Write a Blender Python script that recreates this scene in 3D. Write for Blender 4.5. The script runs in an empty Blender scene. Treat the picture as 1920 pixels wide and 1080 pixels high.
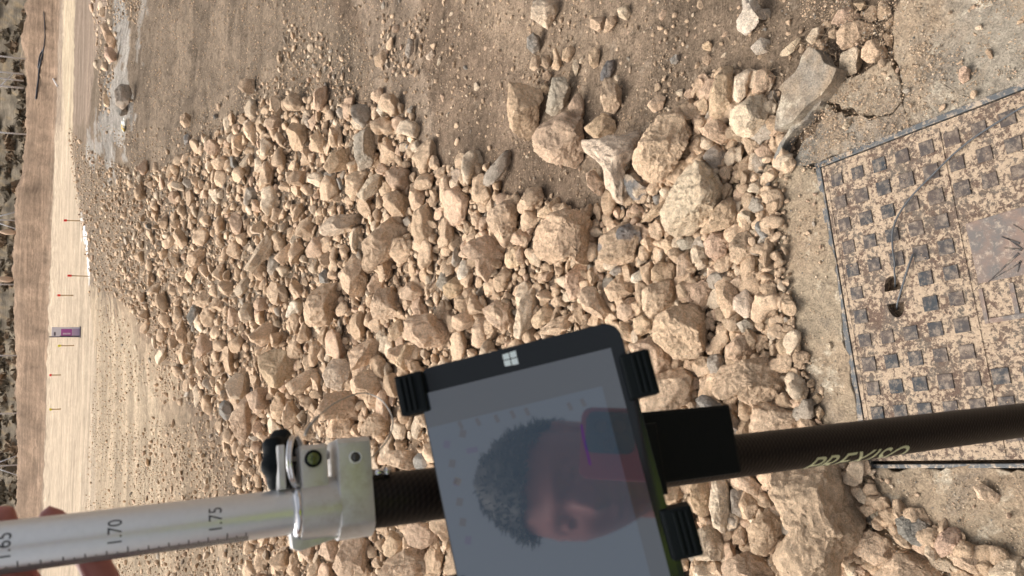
import bpy, bmesh, math, random
import numpy as np
from mathutils import Vector, Matrix
rng = np.random.default_rng(7); random.seed(7)
sc = bpy.context.scene

# ------------------------------------------------------------------ camera
F = 1387.0; TH = math.radians(32.6); RL = math.radians(2.1)
fw = np.array([0, math.cos(TH), -math.sin(TH)]); dn = np.array([0, -math.sin(TH), -math.cos(TH)]); rt = np.array([1., 0, 0])
CAM = np.array([0, 0, 1.6])
cd = bpy.data.cameras.new('camera'); cam = bpy.data.objects.new('camera', cd); sc.collection.objects.link(cam)
ex = math.cos(RL)*dn + math.sin(RL)*rt; ey = math.sin(RL)*dn - math.cos(RL)*rt
M = Matrix.Identity(4)
for i in range(3):
    M[i][0] = ex[i]; M[i][1] = -ey[i]; M[i][2] = -fw[i]; M[i][3] = CAM[i]
cam.matrix_world = M
cd.sensor_width = 36; cd.lens = 36*F/1920; cd.clip_start = 0.01; cd.clip_end = 3000
cd.dof.use_dof = True; cd.dof.focus_distance = 1.9; cd.dof.aperture_fstop = 14
sc.camera = cam
# ------------------------------------------------------------------ world, sun, exposure
SUN_EL, SUN_AZ = math.radians(52), math.radians(-50)     # azimuth from +Y, towards -X (real left)
w = bpy.data.worlds.new('World'); sc.world = w; w.use_nodes = True
nt = w.node_tree; bg = nt.nodes['Background']
sky = nt.nodes.new('ShaderNodeTexSky'); sky.sky_type = 'NISHITA'; sky.sun_disc = False
sky.sun_elevation = SUN_EL; sky.sun_rotation = SUN_AZ; sky.air_density = 0.8; sky.dust_density = 7.0; sky.ozone_density = 0.4
hs = nt.nodes.new('ShaderNodeHueSaturation'); hs.inputs['Saturation'].default_value = .30; nt.links.new(sky.outputs[0], hs.inputs['Color']); nt.links.new(hs.outputs[0], bg.inputs[0]); bg.inputs[1].default_value = 0.15
sd = bpy.data.lights.new('sun', 'SUN'); sd.energy = 1.1; sd.angle = math.radians(48); sd.color = (1, .95, .87)
so = bpy.data.objects.new('sun', sd); sc.collection.objects.link(so)
sdir = Vector((math.sin(SUN_AZ)*math.cos(SUN_EL), math.cos(SUN_AZ)*math.cos(SUN_EL), math.sin(SUN_EL)))
so.rotation_euler = sdir.to_track_quat('Z', 'Y').to_euler()
sc.view_settings.view_transform = 'Standard'; sc.view_settings.look = 'None'; sc.view_settings.exposure = 0.70; sc.view_settings.gamma = 1

# ------------------------------------------------------------------ projection helpers
def ray(x, y):
    d = np.asarray(x, float)-960; l = np.asarray(y, float)-540
    v = d*math.cos(RL)+l*math.sin(RL); u = -(l*math.cos(RL)-d*math.sin(RL))
    return fw + dn*(v/F)[..., None] + rt*(u/F)[..., None]
def at(x, y, z): return CAM + ray(x, y)*z
def proj(P):
    q = np.asarray(P)-CAM; z = q@fw; z = np.where(z < .05, .05, z); v = q@dn/z*F; u = q@rt/z*F
    return 960+v*math.cos(RL)+u*math.sin(RL), 540+v*math.sin(RL)-u*math.cos(RL), z
# ------------------------------------------------------------------ noise
def _h(ix, iy, iz, s):
    n = (ix*374761393 + iy*668265263 + iz*2147483647 + s*1274126177) & 0xffffffff
    n = ((n ^ (n >> 13))*1274126177) & 0xffffffff
    n = (n ^ (n >> 16)) & 0xffff
    return n/32767.5-1
def vnoise(p, s=0):
    p = np.asarray(p, float); f = np.floor(p); t = p-f; i = f.astype(np.int64); t = t*t*(3-2*t); r = 0
    for a in (0, 1):
        wa = t[:, 0] if a else 1-t[:, 0]
        for b in (0, 1):
            wb = wa*(t[:, 1] if b else 1-t[:, 1])
            for c in (0, 1):
                r = r + wb*(t[:, 2] if c else 1-t[:, 2])*_h(i[:, 0]+a, i[:, 1]+b, i[:, 2]+c, s)
    return r
def fbm(p, o=4, s=0, g=.5):
    r = 0; a = 1; q = np.asarray(p, float)
    for k in range(o): r = r+a*vnoise(q, s+k*17); a *= g; q = q*2.03+5.1
    return r
def sstep(a, b, x):
    t = np.clip((x-a)/(b-a), 0, 1); return t*t*(3-2*t)
# ------------------------------------------------------------------ ground height
BX = np.array([-60, -33, -15, 0, 11, 13.5, 16, 25, 33, 40, 45, 49, 60])
BH = np.array([3.4, 3.7, 4.4, 5.3, 5.3, 5.2, 4.6, 4.1, 4.2, 5.1, 4.7, 4.4, 4.2])
def H(X, Y, fine=True):
    X = np.asarray(X, float); Y = np.asarray(Y, float); P = np.stack([X.ravel(), Y.ravel(), 0*X.ravel()], 1)
    n1 = fbm(P*.35, 3, 3).reshape(X.shape)
    d = sstep(4, 14, Y)
    h = -.035 + .012*n1*(1+d*2)
    # low heap of rubble, then the far road
    lat = np.exp(-((X-2.6-.12*(Y-12))/3.4)**2)
    h = h + .72*sstep(3.5, 20, Y)*(1-sstep(22, 29, Y))*lat
    # bank and scrub hill
    hb = np.interp(X, BX, BH)+.10*n1+.10*fbm(P*1.3, 3, 9).reshape(X.shape)
    toe = 138+1.2*n1
    h = h + hb*sstep(toe, toe+13, Y)
    h = h + np.clip(Y-172, 0, None)*.36 + 5*fbm(P*.03, 3, 5).reshape(X.shape)*sstep(172, 230, Y)
    h = h + .25*sstep(60, 140, Y)*n1
    if fine:
        n2 = fbm(P*6, 4, 21).reshape(X.shape)
        h = h + n2*.006*(1-sstep(3, 9, Y)) + n2*.02*sstep(4, 9, Y)*(1-sstep(24, 30, Y)) + .1*n2*sstep(138, 142, Y)*(1-sstep(170, 175, Y))
        # wheel ruts across the far road and the yard on the right
        h = h - .012*np.abs(fbm(np.stack([X.ravel()*.02, Y.ravel()*1.4, 0*Y.ravel()], 1), 3, 31)).reshape(X.shape)*sstep(2.5, 6, Y)*(1-sstep(120, 138, Y))
    return h
def gnd(x, y, lift=0.):
    """point where the sight line through a picture point meets the ground"""
    x = np.atleast_1d(np.asarray(x, float)); y = np.atleast_1d(np.asarray(y, float)); r = ray(x, y)
    dz = r[:, 2]; t0 = np.where(dz < -.002, (.85+lift-CAM[2])/np.minimum(dz, -.002), 60.); t0 = np.clip(t0, .2, 90)
    lo = t0.copy(); hi = t0.copy(); idx = np.arange(len(x)); t = t0.copy()
    for k in range(420):
        st = np.where(t[idx] < 30, 1.02, 1.012); t2 = t[idx]*st; P = CAM+r[idx]*t2[:, None]; below = P[:, 2] < H(P[:, 0], P[:, 1], False)+lift
        hi[idx] = t2; lo[idx] = t[idx]; t[idx] = t2; idx = idx[~below]
        if len(idx) == 0: break
    for k in range(14):
        m = (lo+hi)/2; P = CAM+r*m[:, None]; b = P[:, 2] < H(P[:, 0], P[:, 1], False)+lift
        hi = np.where(b, m, hi); lo = np.where(b, lo, m)
    return CAM+r*hi[:, None]
def inpoly(x, y, poly):
    poly = np.asarray(poly); c = np.zeros(x.shape, bool); n = len(poly); j = n-1
    for i in range(n):
        xi, yi = poly[i]; xj, yj = poly[j]
        if yi != yj: c ^= ((yi > y) != (yj > y)) & (x < (xj-xi)*(y-yi)/(yj-yi)+xi)
        j = i
    return c
# ------------------------------------------------------------------ object helpers
COL = sc.collection
def meta(o, label=None, cat=None, group=None, kind=None):
    if label: o['label'] = label
    if cat: o['category'] = cat
    if group: o['group'] = group
    if kind: o['kind'] = kind
    return o
def mesh_np(name, V, Fc, mat=None, parent=None, smooth=True, col=None, mats=None, midx=None):
    me = bpy.data.meshes.new(name); V = np.asarray(V, np.float32); Fc = np.asarray(Fc, np.int32); k = Fc.shape[1]
    me.vertices.add(len(V)); me.vertices.foreach_set('co', V.ravel())
    me.loops.add(Fc.size); me.loops.foreach_set('vertex_index', Fc.ravel())
    me.polygons.add(len(Fc)); me.polygons.foreach_set('loop_start', np.arange(0, Fc.size, k, dtype=np.int32))
    me.polygons.foreach_set('loop_total', np.full(len(Fc), k, np.int32))
    me.polygons.foreach_set('use_smooth', np.full(len(Fc), smooth, bool))
    if midx is not None: me.polygons.foreach_set('material_index', np.asarray(midx, np.int32))
    me.update(calc_edges=True); me.validate()
    if col is not None:
        a = me.color_attributes.new('tint', 'FLOAT_COLOR', 'POINT'); c = np.ones((len(V), 4), np.float32); c[:, :col.shape[1]] = col
        a.data.foreach_set('color', c.ravel())
    for m in (mats or ([mat] if mat else [])): me.materials.append(m)
    o = bpy.data.objects.new(name, me); COL.objects.link(o)
    if parent: o.parent = parent
    return o
def from_bm(name, bm, mat, parent=None, smooth=False, mats=None):
    me = bpy.data.meshes.new(name); bmesh.ops.recalc_face_normals(bm, faces=bm.faces); bm.to_mesh(me); bm.free()
    for p in me.polygons: p.use_smooth = smooth
    for m in (mats or [mat]): me.materials.append(m)
    o = bpy.data.objects.new(name, me); COL.objects.link(o)
    if parent: o.parent = parent
    return o
def empty(name, loc=(0, 0, 0)):
    o = bpy.data.objects.new(name, None); o.empty_display_size = .05; COL.objects.link(o); o.location = loc; return o
def tube_bm(bm, pts, rad, seg=10, cap=True, mi=0):
    pts = [Vector(p) for p in pts]; n = len(pts)
    rad = rad if hasattr(rad, '__len__') else [rad]*n; prev = None; up = None
    for i, p in enumerate(pts):
        t = (pts[min(i+1, n-1)]-pts[max(i-1, 0)]).normalized()
        if up is None: up = t.orthogonal().normalized()
        up = (up-t*up.dot(t)).normalized(); b = t.cross(up)
        ring = [bm.verts.new(p+(up*math.cos(a)+b*math.sin(a))*rad[i]) for a in [2*math.pi*k/seg for k in range(seg)]]
        if prev:
            for k in range(seg):
                f = bm.faces.new((prev[k], prev[(k+1) % seg], ring[(k+1) % seg], ring[k])); f.smooth = True; f.material_index = mi
        elif cap: bm.faces.new(ring[::-1]).material_index = mi
        prev = ring
    if cap: bm.faces.new(prev).material_index = mi
def spline(pts, n=8):
    pts = [Vector(p) for p in pts]; out = []
    for i in range(len(pts)-1):
        a = pts[max(i-1, 0)]; b = pts[i]; c = pts[i+1]; d = pts[min(i+2, len(pts)-1)]
        for k in range(n):
            t = k/n; out.append(.5*((2*b)+(c-a)*t+(2*a-5*b+4*c-d)*t*t+(3*b-a-3*c+d)*t**3))
    out.append(pts[-1]); return out
def frame_box(bm, O, X, Y, Z, x0, x1, y0, y1, z0, z1, bev=0, mi=0):
    vs = [bm.verts.new(Vector(O)+Vector(X)*a+Vector(Y)*b+Vector(Z)*c) for a in (x0, x1) for b in (y0, y1) for c in (z0, z1)]
    fs = [bm.faces.new([vs[i] for i in q]) for q in ((0, 1, 3, 2), (4, 6, 7, 5), (0, 4, 5, 1), (2, 3, 7, 6), (0, 2, 6, 4), (1, 5, 7, 3))]
    for f in fs: f.material_index = mi
    if bev:
        ed = list({e for f in fs for e in f.edges}); r = bmesh.ops.bevel(bm, geom=ed, offset=bev, segments=2, affect='EDGES', profile=.6)
        for f in r['faces']: f.material_index = mi
def frame_prism(bm, O, X, Y, Z, poly, z0, z1, bev=0, mi=0):
    lo = [bm.verts.new(Vector(O)+Vector(X)*a+Vector(Y)*b+Vector(Z)*z0) for a, b in poly]
    hi = [bm.verts.new(Vector(O)+Vector(X)*a+Vector(Y)*b+Vector(Z)*z1) for a, b in poly]
    n = len(poly); fs = [bm.faces.new(lo[::-1]), bm.faces.new(hi)]
    for i in range(n): fs.append(bm.faces.new((lo[i], lo[(i+1) % n], hi[(i+1) % n], hi[i])))
    for f in fs: f.material_index = mi
    if bev:
        ed = list(fs[0].edges)+list(fs[1].edges); r = bmesh.ops.bevel(bm, geom=ed, offset=bev, segments=2, affect='EDGES', profile=.6)
        for f in r['faces']: f.material_index = mi
# ------------------------------------------------------------------ materials
class NM:
    def __init__(s, name, rough=.8, metal=0., spec=.5):
        s.m = bpy.data.materials.new(name); s.m.use_nodes = True; s.t = s.m.node_tree; s.b = s.t.nodes['Principled BSDF']
        s.b.inputs['Roughness'].default_value = rough; s.b.inputs['Metallic'].default_value = metal; s.b.inputs['Specular IOR Level'].default_value = spec
    def n(s, typ, **kw):
        n = s.t.nodes.new('ShaderNode'+typ)
        for k, v in kw.items():
            if k.startswith('i_'):
                key = k[2:]; key = int(key) if key.isdigit() else key.replace('_', ' '); n.inputs[key].default_value = v
            else: setattr(n, k, v)
        return n
    def l(s, a, b): s.t.links.new(a, b)
    def coords(s, kind='Object', scale=None):
        tc = s.n('TexCoord'); o = tc.outputs[kind]
        if scale: mp = s.n('Mapping'); mp.inputs['Scale'].default_value = scale; s.l(o, mp.inputs[0]); o = mp.outputs[0]
        return o
    def noise(s, co, scale, detail=6, rough=.6, dist=0.):
        n = s.n('TexNoise', i_Scale=scale, i_Detail=detail, i_Roughness=rough, i_Distortion=dist); s.l(co, n.inputs['Vector']); return n.outputs['Fac']
    def voro(s, co, scale, feature='F1'):
        n = s.n('TexVoronoi', i_Scale=scale); n.feature = feature; s.l(co, n.inputs['Vector']); return n.outputs['Distance']
    def ramp(s, f, stops, interp='LINEAR'):
        r = s.n('ValToRGB'); r.color_ramp.interpolation = interp; e = r.color_ramp.elements
        while len(e) < len(stops): e.new(.5)
        for q, (p, c) in zip(e, stops):
            q.position = p; q.color = (c if hasattr(c, '__len__') else (c, c, c))[:3]+(1,) if hasattr(c, '__len__') else (c, c, c, 1)
        s.l(f, r.inputs[0]); return r.outputs[0]
    def mix(s, f, a, b, typ='MIX'):
        m = s.n('Mix', data_type='RGBA', blend_type=typ)
        for v, k in ((f, 0), (a, 6), (b, 7)):
            if hasattr(v, 'node'): s.l(v, m.inputs[k])
            elif hasattr(v, '__len__'): m.inputs[k].default_value = tuple(v)+(1,)*(4-len(v))
            else: m.inputs[k].default_value = v
        return m.outputs[2]
    def math(s, op, a, b=None):
        m = s.n('Math', operation=op)
        for v, k in ((a, 0), (b, 1)):
            if v is None: continue
            if hasattr(v, 'node'): s.l(v, m.inputs[k])
            else: m.inputs[k].default_value = v
        return m.outputs[0]
    def color(s, c):
        if hasattr(c, 'node'): s.l(c, s.b.inputs['Base Color'])
        else: s.b.inputs['Base Color'].default_value = tuple(c)+(1,)
        return s
    def bump(s, h, dist=.002, strength=1., prev=None):
        b = s.n('Bump', i_Strength=strength, i_Distance=dist); s.l(h, b.inputs['Height'])
        if prev: s.l(prev, b.inputs['Normal'])
        s.l(b.outputs[0], s.b.inputs['Normal']); return b.outputs[0]
def simple(name, col, rough=.5, metal=0., spec=.5, nz=.06, scale=80, bump=0.):
    k = NM(name, rough, metal, spec); co = k.coords(); f = k.noise(co, scale)
    k.color(k.mix(f, tuple(c*(1-nz*2) for c in col), tuple(min(1, c*(1+nz*2)) for c in col)))
    if bump: k.bump(f, bump)
    return k.m
# stone
k = NM('limestone', .95, 0, .15); co = k.coords(); att = k.n('Attribute', attribute_name='tint').outputs['Color']
a = k.noise(co, 14, 7, .62); b = k.noise(co, 75, 8, .68); c = k.noise(co, 320, 4, .6); v = k.voro(co, 60)
pit = k.ramp(v, [(.0, 0.), (.16, 1.)]); spk = k.ramp(k.noise(co, 140, 3, .7), [(.60, 0.), (.70, 1.)]); dk = k.ramp(k.noise(co, 95, 4, .7), [(.64, 0.), (.72, 1.)])
base = k.mix(1., att, k.ramp(a, [(.28, .74), (.5, 1.), (.72, 1.22)]), 'MULTIPLY')
base = k.mix(k.ramp(k.noise(co, 6, 5, .6), [(.45, 0.), (.65, .35)]), base, (.50, .34, .22))
base = k.mix(1., base, k.ramp(b, [(.3, .66), (.5, 1.), (.7, 1.26)]), 'MULTIPLY'); base = k.mix(1., base, k.ramp(c, [(.3, .78), (.7, 1.22)]), 'MULTIPLY'); base = k.mix(1., base, k.ramp(v, [(.02, .55), (.12, 1.)]), 'MULTIPLY')
base = k.mix(k.math('MULTIPLY', spk, .4), base, (.72, .62, .50)); base = k.mix(k.math('MULTIPLY', dk, .35), base, (.20, .14, .10))
k.color(base)
n = k.bump(k.noise(co, 26, 9, .74), .022, 1.); n = k.bump(k.mix(.4, b, pit), .009, 1., n); k.bump(c, .0025, .9, n)
MROCK = k.m
# soil
k = NM('soil', .97, 0, .1); co = k.coords(); att = k.n('Attribute', attribute_name='tint').outputs['Color']
a = k.noise(co, 1.3, 8, .65); b = k.noise(co, 22, 8, .7); c = k.noise(co, 150, 5, .65)
st = k.noise(k.coords(scale=(.06, 1.6, 1)), 2.2, 7, .62, .3); st2 = k.noise(k.coords(scale=(.02, .30, 1)), 2.0, 8, .72, .2)
base = k.mix(1., att, k.ramp(a, [(.3, .80), (.7, 1.2)]), 'MULTIPLY')
base = k.mix(1., base, k.ramp(st, [(.35, .80), (.65, 1.18)]), 'MULTIPLY'); base = k.mix(1., base, k.ramp(st2, [(.38, .78), (.62, 1.2)]), 'MULTIPLY')
base = k.mix(1., base, k.ramp(b, [(.32, .62), (.68, 1.35)]), 'MULTIPLY'); base = k.mix(1., base, k.ramp(k.noise(co, 5, 7, .75), [(.35, .78), (.65, 1.2)]), 'MULTIPLY')
base = k.mix(1., base, k.ramp(c, [(.32, .60), (.68, 1.40)]), 'MULTIPLY')
base = k.mix(k.math('MULTIPLY', k.ramp(k.noise(co, 55, 4, .7), [(.60, 0.), (.68, 1.)]), .5), base, (.52, .41, .30))
base = k.mix(k.math('MULTIPLY', k.ramp(k.noise(co, 7, 5, .75), [(.60, 0.), (.67, 1.)]), .35), base, (.50, .41, .31))
k.color(base); n = k.bump(st, .16, .8); n = k.bump(k.noise(co, 7, 6, .7), .06, .8, n); n = k.bump(b, .025, 1., n); k.bump(c, .004, 1., n); MSOIL = k.m
# dusty concrete
k = NM('concrete', .93, 0, .2); co = k.coords(); att = k.n('Attribute', attribute_name='tint').outputs['Color']
a = k.noise(co, 5, 8, .65, .3); b = k.noise(co, 40, 8, .75); c = k.noise(co, 230, 4, .6)
base = k.mix(k.ramp(a, [(.42, 0.), (.58, .9)]), att, (.35, .26, .175))
base = k.mix(k.ramp(k.noise(co, 3.5, 6, .7, .6), [(.54, 0.), (.64, .55)]), base, (.19, .16, .13))
base = k.mix(k.ramp(k.noise(co, 9, 7, .7), [(.55, 0.), (.64, .8)]), base, (.58, .50, .38))
base = k.mix(1., base, k.ramp(b, [(.3, .62), (.7, 1.34)]), 'MULTIPLY'); base = k.mix(1., base, k.ramp(c, [(.3, .66), (.7, 1.34)]), 'MULTIPLY')
k.color(base); n = k.bump(a, .02, .7); n = k.bump(b, .010, 1., n); k.bump(c, .0022, 1., n); MCONC = k.m
# ------------------------------------------------------------------ ground sheet
def build_ground():
    s = np.concatenate([-np.geomspace(20, .8, 34)[:-1], np.linspace(-.8, .8, 430), np.geomspace(.8, 20, 34)[1:]])
    Yf = np.geomspace(.3, 520, 620); Yb = np.array([-60, -25, -10, -5, -3, -2, -1.4, -1., -.7, -.45, -.25, -.1, .02, .13, .22])
    Y = np.concatenate([Yb, Yf, np.geomspace(560, 1400, 8)]); wd = 1.1+np.abs(Y)*.78
    X = s[None, :]*wd[:, None]; YY = np.repeat(Y[:, None], len(s), 1); Z = H(X, YY)
    V = np.stack([X.ravel(), YY.ravel(), Z.ravel()], 1)
    # colour zones of the soil, as ground polygons
    D = np.array([.245, .18, .125]); col = np.tile(D, (len(V), 1)); P = V*1.0; P[:, 2] = 0
    n1 = fbm(P*.5, 4, 41); n2 = fbm(P*2.5, 4, 47)
    d = V[:, 1]; wx = V[:, 0]+(.03+.02*d)*n2*1.2; wy = V[:, 1]+(.03+.03*d)*n2*1.5
    def zone(pts, c, amt=1., soft=None):
        g = gnd([p[0] for p in pts], [p[1] for p in pts]); m = inpoly(wx, wy, g[:, :2])*1.
        return m*amt, np.array(c)
    Z_ = [
      ([(140, -200), (140, 560), (700, 560), (700, -200)], (.205, .155, .11), .95),                  # yard on the right
      ([(520, -150), (700, -150), (960, 120), (1180, 560), (880, 700), (780, 330), (700, 130)], (.195, .14, .097), 1.),
      ([(170, 560), (240, 590), (330, 700), (400, 900), (560, 1300), (160, 1600)], (.38, .285, .195), 1.),
      ([(150, 545), (172, 540), (230, 600), (300, 760), (330, 1600), (92, 1600)], (.42, .325, .225), 1.),
      ([(105, -300), (104, 100), (99, 260), (93, 420), (90, 560), (70, 1300), (110, 1600), (170, 1300), (180, 700), (166, 520), (150, 400), (134, 270)], (.455, .36, .26), 1.),
      ([(118, -300), (117, 120), (122, 250), (135, 250), (139, 120), (141, -300)], (.47, .375, .26), 1.),
      ([(90, -200), (117, -200), (116, 240), (96, 240)], (.32, .245, .18), 1.),
      ([(141, -300), (139, 110), (136, 235), (172, 235), (176, -300)], (.26, .195, .145), 1.),
      ([(215, -100), (245, 40), (238, 120), (246, 190), (238, 250), (215, 330), (190, 350), (212, 290), (182, 300), (160, 330), (190, 230), (200, 150), (226, 100), (212, 60)], (.38, .35, .31), .75),
      ([(262, -100), (272, 10), (262, 110), (255, 120), (262, 10)], (.40, .36, .31), .7),
      ([(640, -60), (760, -60), (800, 280), (760, 330)], (.34, .26, .19), .6),
      ([(150, 418), (158, 425), (164, 460), (169, 520), (166, 520), (160, 465), (154, 432)], (.85, .84, .82), 1.),   # chalk line beside the stakes
    ]
    heap = .72*sstep(3.5, 20, d)*(1-sstep(22, 29, d))*np.exp(-((V[:, 0]-2.6-.12*(d-12))/3.4)**2)
    t = np.clip(heap*1.8, 0, .8)[:, None]; col = col*(1-t)+np.array([.40, .285, .185])*t
    for pts, c, am in Z_:
        m, c = zone(pts, c, am); col = col*(1-m[:, None])+c*m[:, None]
    t = (sstep(137, 141, d))[:, None]; col = col*(1-t)+np.array([.27, .185, .125])*(1+.16*n1[:, None])*t
    t = (sstep(168, 176, d))[:, None]; tan = np.clip((n2-.25)*4, 0, 1)[:, None]*.7
    hill = np.array([.165, .135, .098])*(1+.35*n1[:, None]); hill = hill*(1-tan)+np.array([.24, .175, .10])*tan
    col = col*(1-t)+hill*t
    # small colour patches
    col *= (1+.10*n1+.08*n2)[:, None]
    nr, nc = X.shape; i = np.arange(nr-1)[:, None]*nc+np.arange(nc-1)[None, :]
    Fc = np.stack([i, i+1, i+nc+1, i+nc], -1).reshape(-1, 4)
    o = mesh_np('ground', V, Fc, MSOIL, col=np.clip(col, 0, 1)); meta(o, kind='structure')
build_ground()

# ------------------------------------------------------------------ manhole frame of reference
P0 = np.array([.3205, 1.1208, 0.]); ang = math.radians(-167.75); DB = np.array([math.cos(ang), math.sin(ang), 0])
ang = math.radians(-76.6); DA = np.array([math.cos(ang), math.sin(ang), 0]); DB = DB - DA*(DB@DA)*.5; DB /= np.linalg.norm(DB); DA -= DB*(DA@DB); DA /= np.linalg.norm(DA)
UP = np.array([0, 0, 1.]); ZC = -.001
def cv(a, b, z=0.): return P0+DA*a+DB*b+UP*(ZC+z)
# ------------------------------------------------------------------ concrete apron
def g0(pts, z=0.):
    r = ray([p[0] for p in pts], [p[1] for p in pts]); t = (z-CAM[2])/r[:, 2]; return (CAM+r*t[:, None])
def jag(P, step=.012, amp=.004, seed=1, keep=()):
    out = []; n = len(P)
    for i in range(n):
        a = P[i]; b = P[(i+1) % n]; L = np.linalg.norm(b-a); k = max(1, int(L/step))
        for j in range(k):
            q = a+(b-a)*j/k
            if j and i not in keep: q = q+np.array([-(b-a)[1], (b-a)[0], 0])/L*(vnoise([[q[0]*22, q[1]*22, 3.]], 5)[0]+.5*vnoise([[q[0]*70, q[1]*70, 3.]], 6)[0])*amp*2
            out.append(q)
    return out
def slab(name, P, top, thick, mat, col, seed, parent=None, keep=(), rough=.0045, bev=.004, amp=.005, step=.012):
    poly = jag(P, step, amp, seed, keep); bm = bmesh.new()
    vs = [bm.verts.new((p[0], p[1], top)) for p in poly]; f = bm.faces.new(vs)
    r = bmesh.ops.extrude_face_region(bm, geom=[f]); lo = [v for v in r['geom'] if isinstance(v, bmesh.types.BMVert)]
    for v in lo: v.co.z -= thick
    # after the extrude the original face is the top only if normals agree; make sure every cap is triangulated finely
    te = [e for e in bm.edges if all(abs(v.co.z-top) < 1e-6 for v in e.verts)]
    if bev: bmesh.ops.bevel(bm, geom=te, offset=bev*.4, segments=1, affect='EDGES')
    bmesh.ops.triangulate(bm, faces=bm.faces[:])
    for it in range(5):
        le = [e for e in bm.edges if e.calc_length() > .05]
        if not le: break
        bmesh.ops.subdivide_edges(bm, edges=le, cuts=1); bmesh.ops.triangulate(bm, faces=[f for f in bm.faces if len(f.verts) > 3])
    bm.verts.ensure_lookup_table(); V = np.array([v.co[:] for v in bm.verts]); n = fbm(V*14, 4, seed)*rough+fbm(V*3, 2, seed+3)*rough*.8
    for v, q in zip(bm.verts, n): v.co.z += q-rough*.5
    bmesh.ops.recalc_face_normals(bm, faces=bm.faces)
    for e in bm.edges:
        if len(e.link_faces) == 2 and e.calc_face_angle() > .6: e.smooth = False
    a = bm.verts.layers.float_color.new('tint')
    for v in bm.verts: v[a] = tuple(col)+(1,)
    me = bpy.data.meshes.new(name); bm.to_mesh(me); bm.free(); me.materials.append(mat)
    for p in me.polygons: p.use_smooth = True
    o = bpy.data.objects.new(name, me); COL.objects.link(o)
    if parent: o.parent = parent
    return o
GREY = (.31, .265, .205); TAN = (.33, .26, .18)
GA, GB = -.016, .716            # outer line of the cover's iron frame
cA0 = cv(GA, GA); ap = empty('concrete_apron', cv(0, 0)); meta(ap, kind='structure'); ap_off = Vector(cv(0, 0))
def apron(pts, seed, col, pre=(), post=(), keep=()):
    P = list(pre)+list(g0(pts))+list(post); o = slab('apron_piece', [np.array([q[0], q[1], 0]) for q in P], .003, .05, MCONC, col, seed, keep=keep)
    o.parent = ap; o.matrix_parent_inverse = Matrix.Translation(-ap_off)
eA = lambda a: cv(a, GA-.003)
apron([(1712, 240), (1700, 214), (1692, 190), (1689, 152), (1677, 112), (1674, 60), (1690, 0), (1705, -80), (2350, -300)], 3, GREY, post=[eA(.95)], keep=(9,))
apron([(1687, 154), (1690, 186), (1668, 212), (1642, 219), (1606, 213), (1578, 205), (1549, 188), (1562, 165), (1610, 140), (1673, 113)], 5, GREY)
apron([(1690, 193), (1697, 214), (1708, 239)], 7, (.27, .245, .205), post=[eA(.004), *g0([(1500, 312), (1483, 306), (1503, 268), (1530, 236), (1549, 192), (1578, 209), (1606, 217), (1642, 223), (1670, 217)])])
apron([(1440, 308), (1538, 317)], 9, TAN, post=[cv(GA, GB), cv(.95, GB)]+list(g0([(2500, 1500), (1990, 1130), (1840, 1075), (1670, 1000), (1560, 890), (1495, 790), (1455, 690), (1432, 560), (1415, 440), (1418, 350)])))
# ------------------------------------------------------------------ cast iron cover
k = NM('dusty_iron', .8, 0, .3); co = k.coords()
a = k.noise(co, 95, 7, .78, .3); b = k.noise(co, 9, 5, .7); c = k.noise(co, 260, 4, .6)
m = k.math('ADD', a, k.math('MULTIPLY', k.math('SUBTRACT', b, .5), .45))
d = k.noise(co, 20, 6, .7)
iron = k.mix(k.ramp(d, [(.42, 0.), (.6, 1.)]), (.12, .078, .056), (.13, .105, .082))
base = k.mix(k.ramp(m, [(.475, 0.), (.525, 1.)]), iron, k.mix(k.noise(co, 120, 5, .7), (.34, .25, .17), (.48, .365, .255)))
base = k.mix(1., base, k.ramp(c, [(.3, .8), (.7, 1.2)]), 'MULTIPLY')
k.color(base); n = k.bump(b, .012, .7); k.bump(m, .0035, 1., n); MIRON = k.m
k = NM('worn_iron', .7, 0, .3); co = k.coords()
a = k.noise(co, 60, 7, .8); b = k.noise(co, 5, 4, .6)
iron = k.mix(k.ramp(b, [(.40, 0.), (.58, 1.)]), (.03, .035, .04), (.075, .055, .045))
base = k.mix(k.ramp(a, [(.47, 0.), (.66, .72)]), iron, (.34, .265, .195)); k.color(base); k.bump(k.noise(co, 150, 5, .7), .0008, 1.); MBLK = k.m
mc = empty('manhole_cover', cv(0, 0)); meta(mc, 'square rusty cast iron cover with rows of raised dark squares, set in the dusty concrete', 'manhole cover')
off = Matrix.Translation(-Vector(cv(0, 0)))
def cpart(name, bm, mat, smooth=False, par=None):
    o = from_bm(name, bm, mat, par or mc, smooth)
    if par is None: o.matrix_parent_inverse = off
    return o
# plate with two lifting holes and a pocket under them
bm = bmesh.new(); LA, LB = .80, .700
HX0, HX1, HB0, HB1 = .101, .140, .296, .392
cells = []
xa = [0, HX0, HX1, .292, LA]; xb = [0, HB0, HB1, LB]
for i in range(4):
    for j in range(3):
        if i == 1 and j == 1: continue
        q = [(xa[i], xb[j]), (xa[i+1], xb[j]), (xa[i+1], xb[j+1]), (xa[i], xb[j+1])]
        vs = [bm.verts.new(cv(u, v, 0)) for u, v in q]; bm.faces.new(vs)
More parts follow.
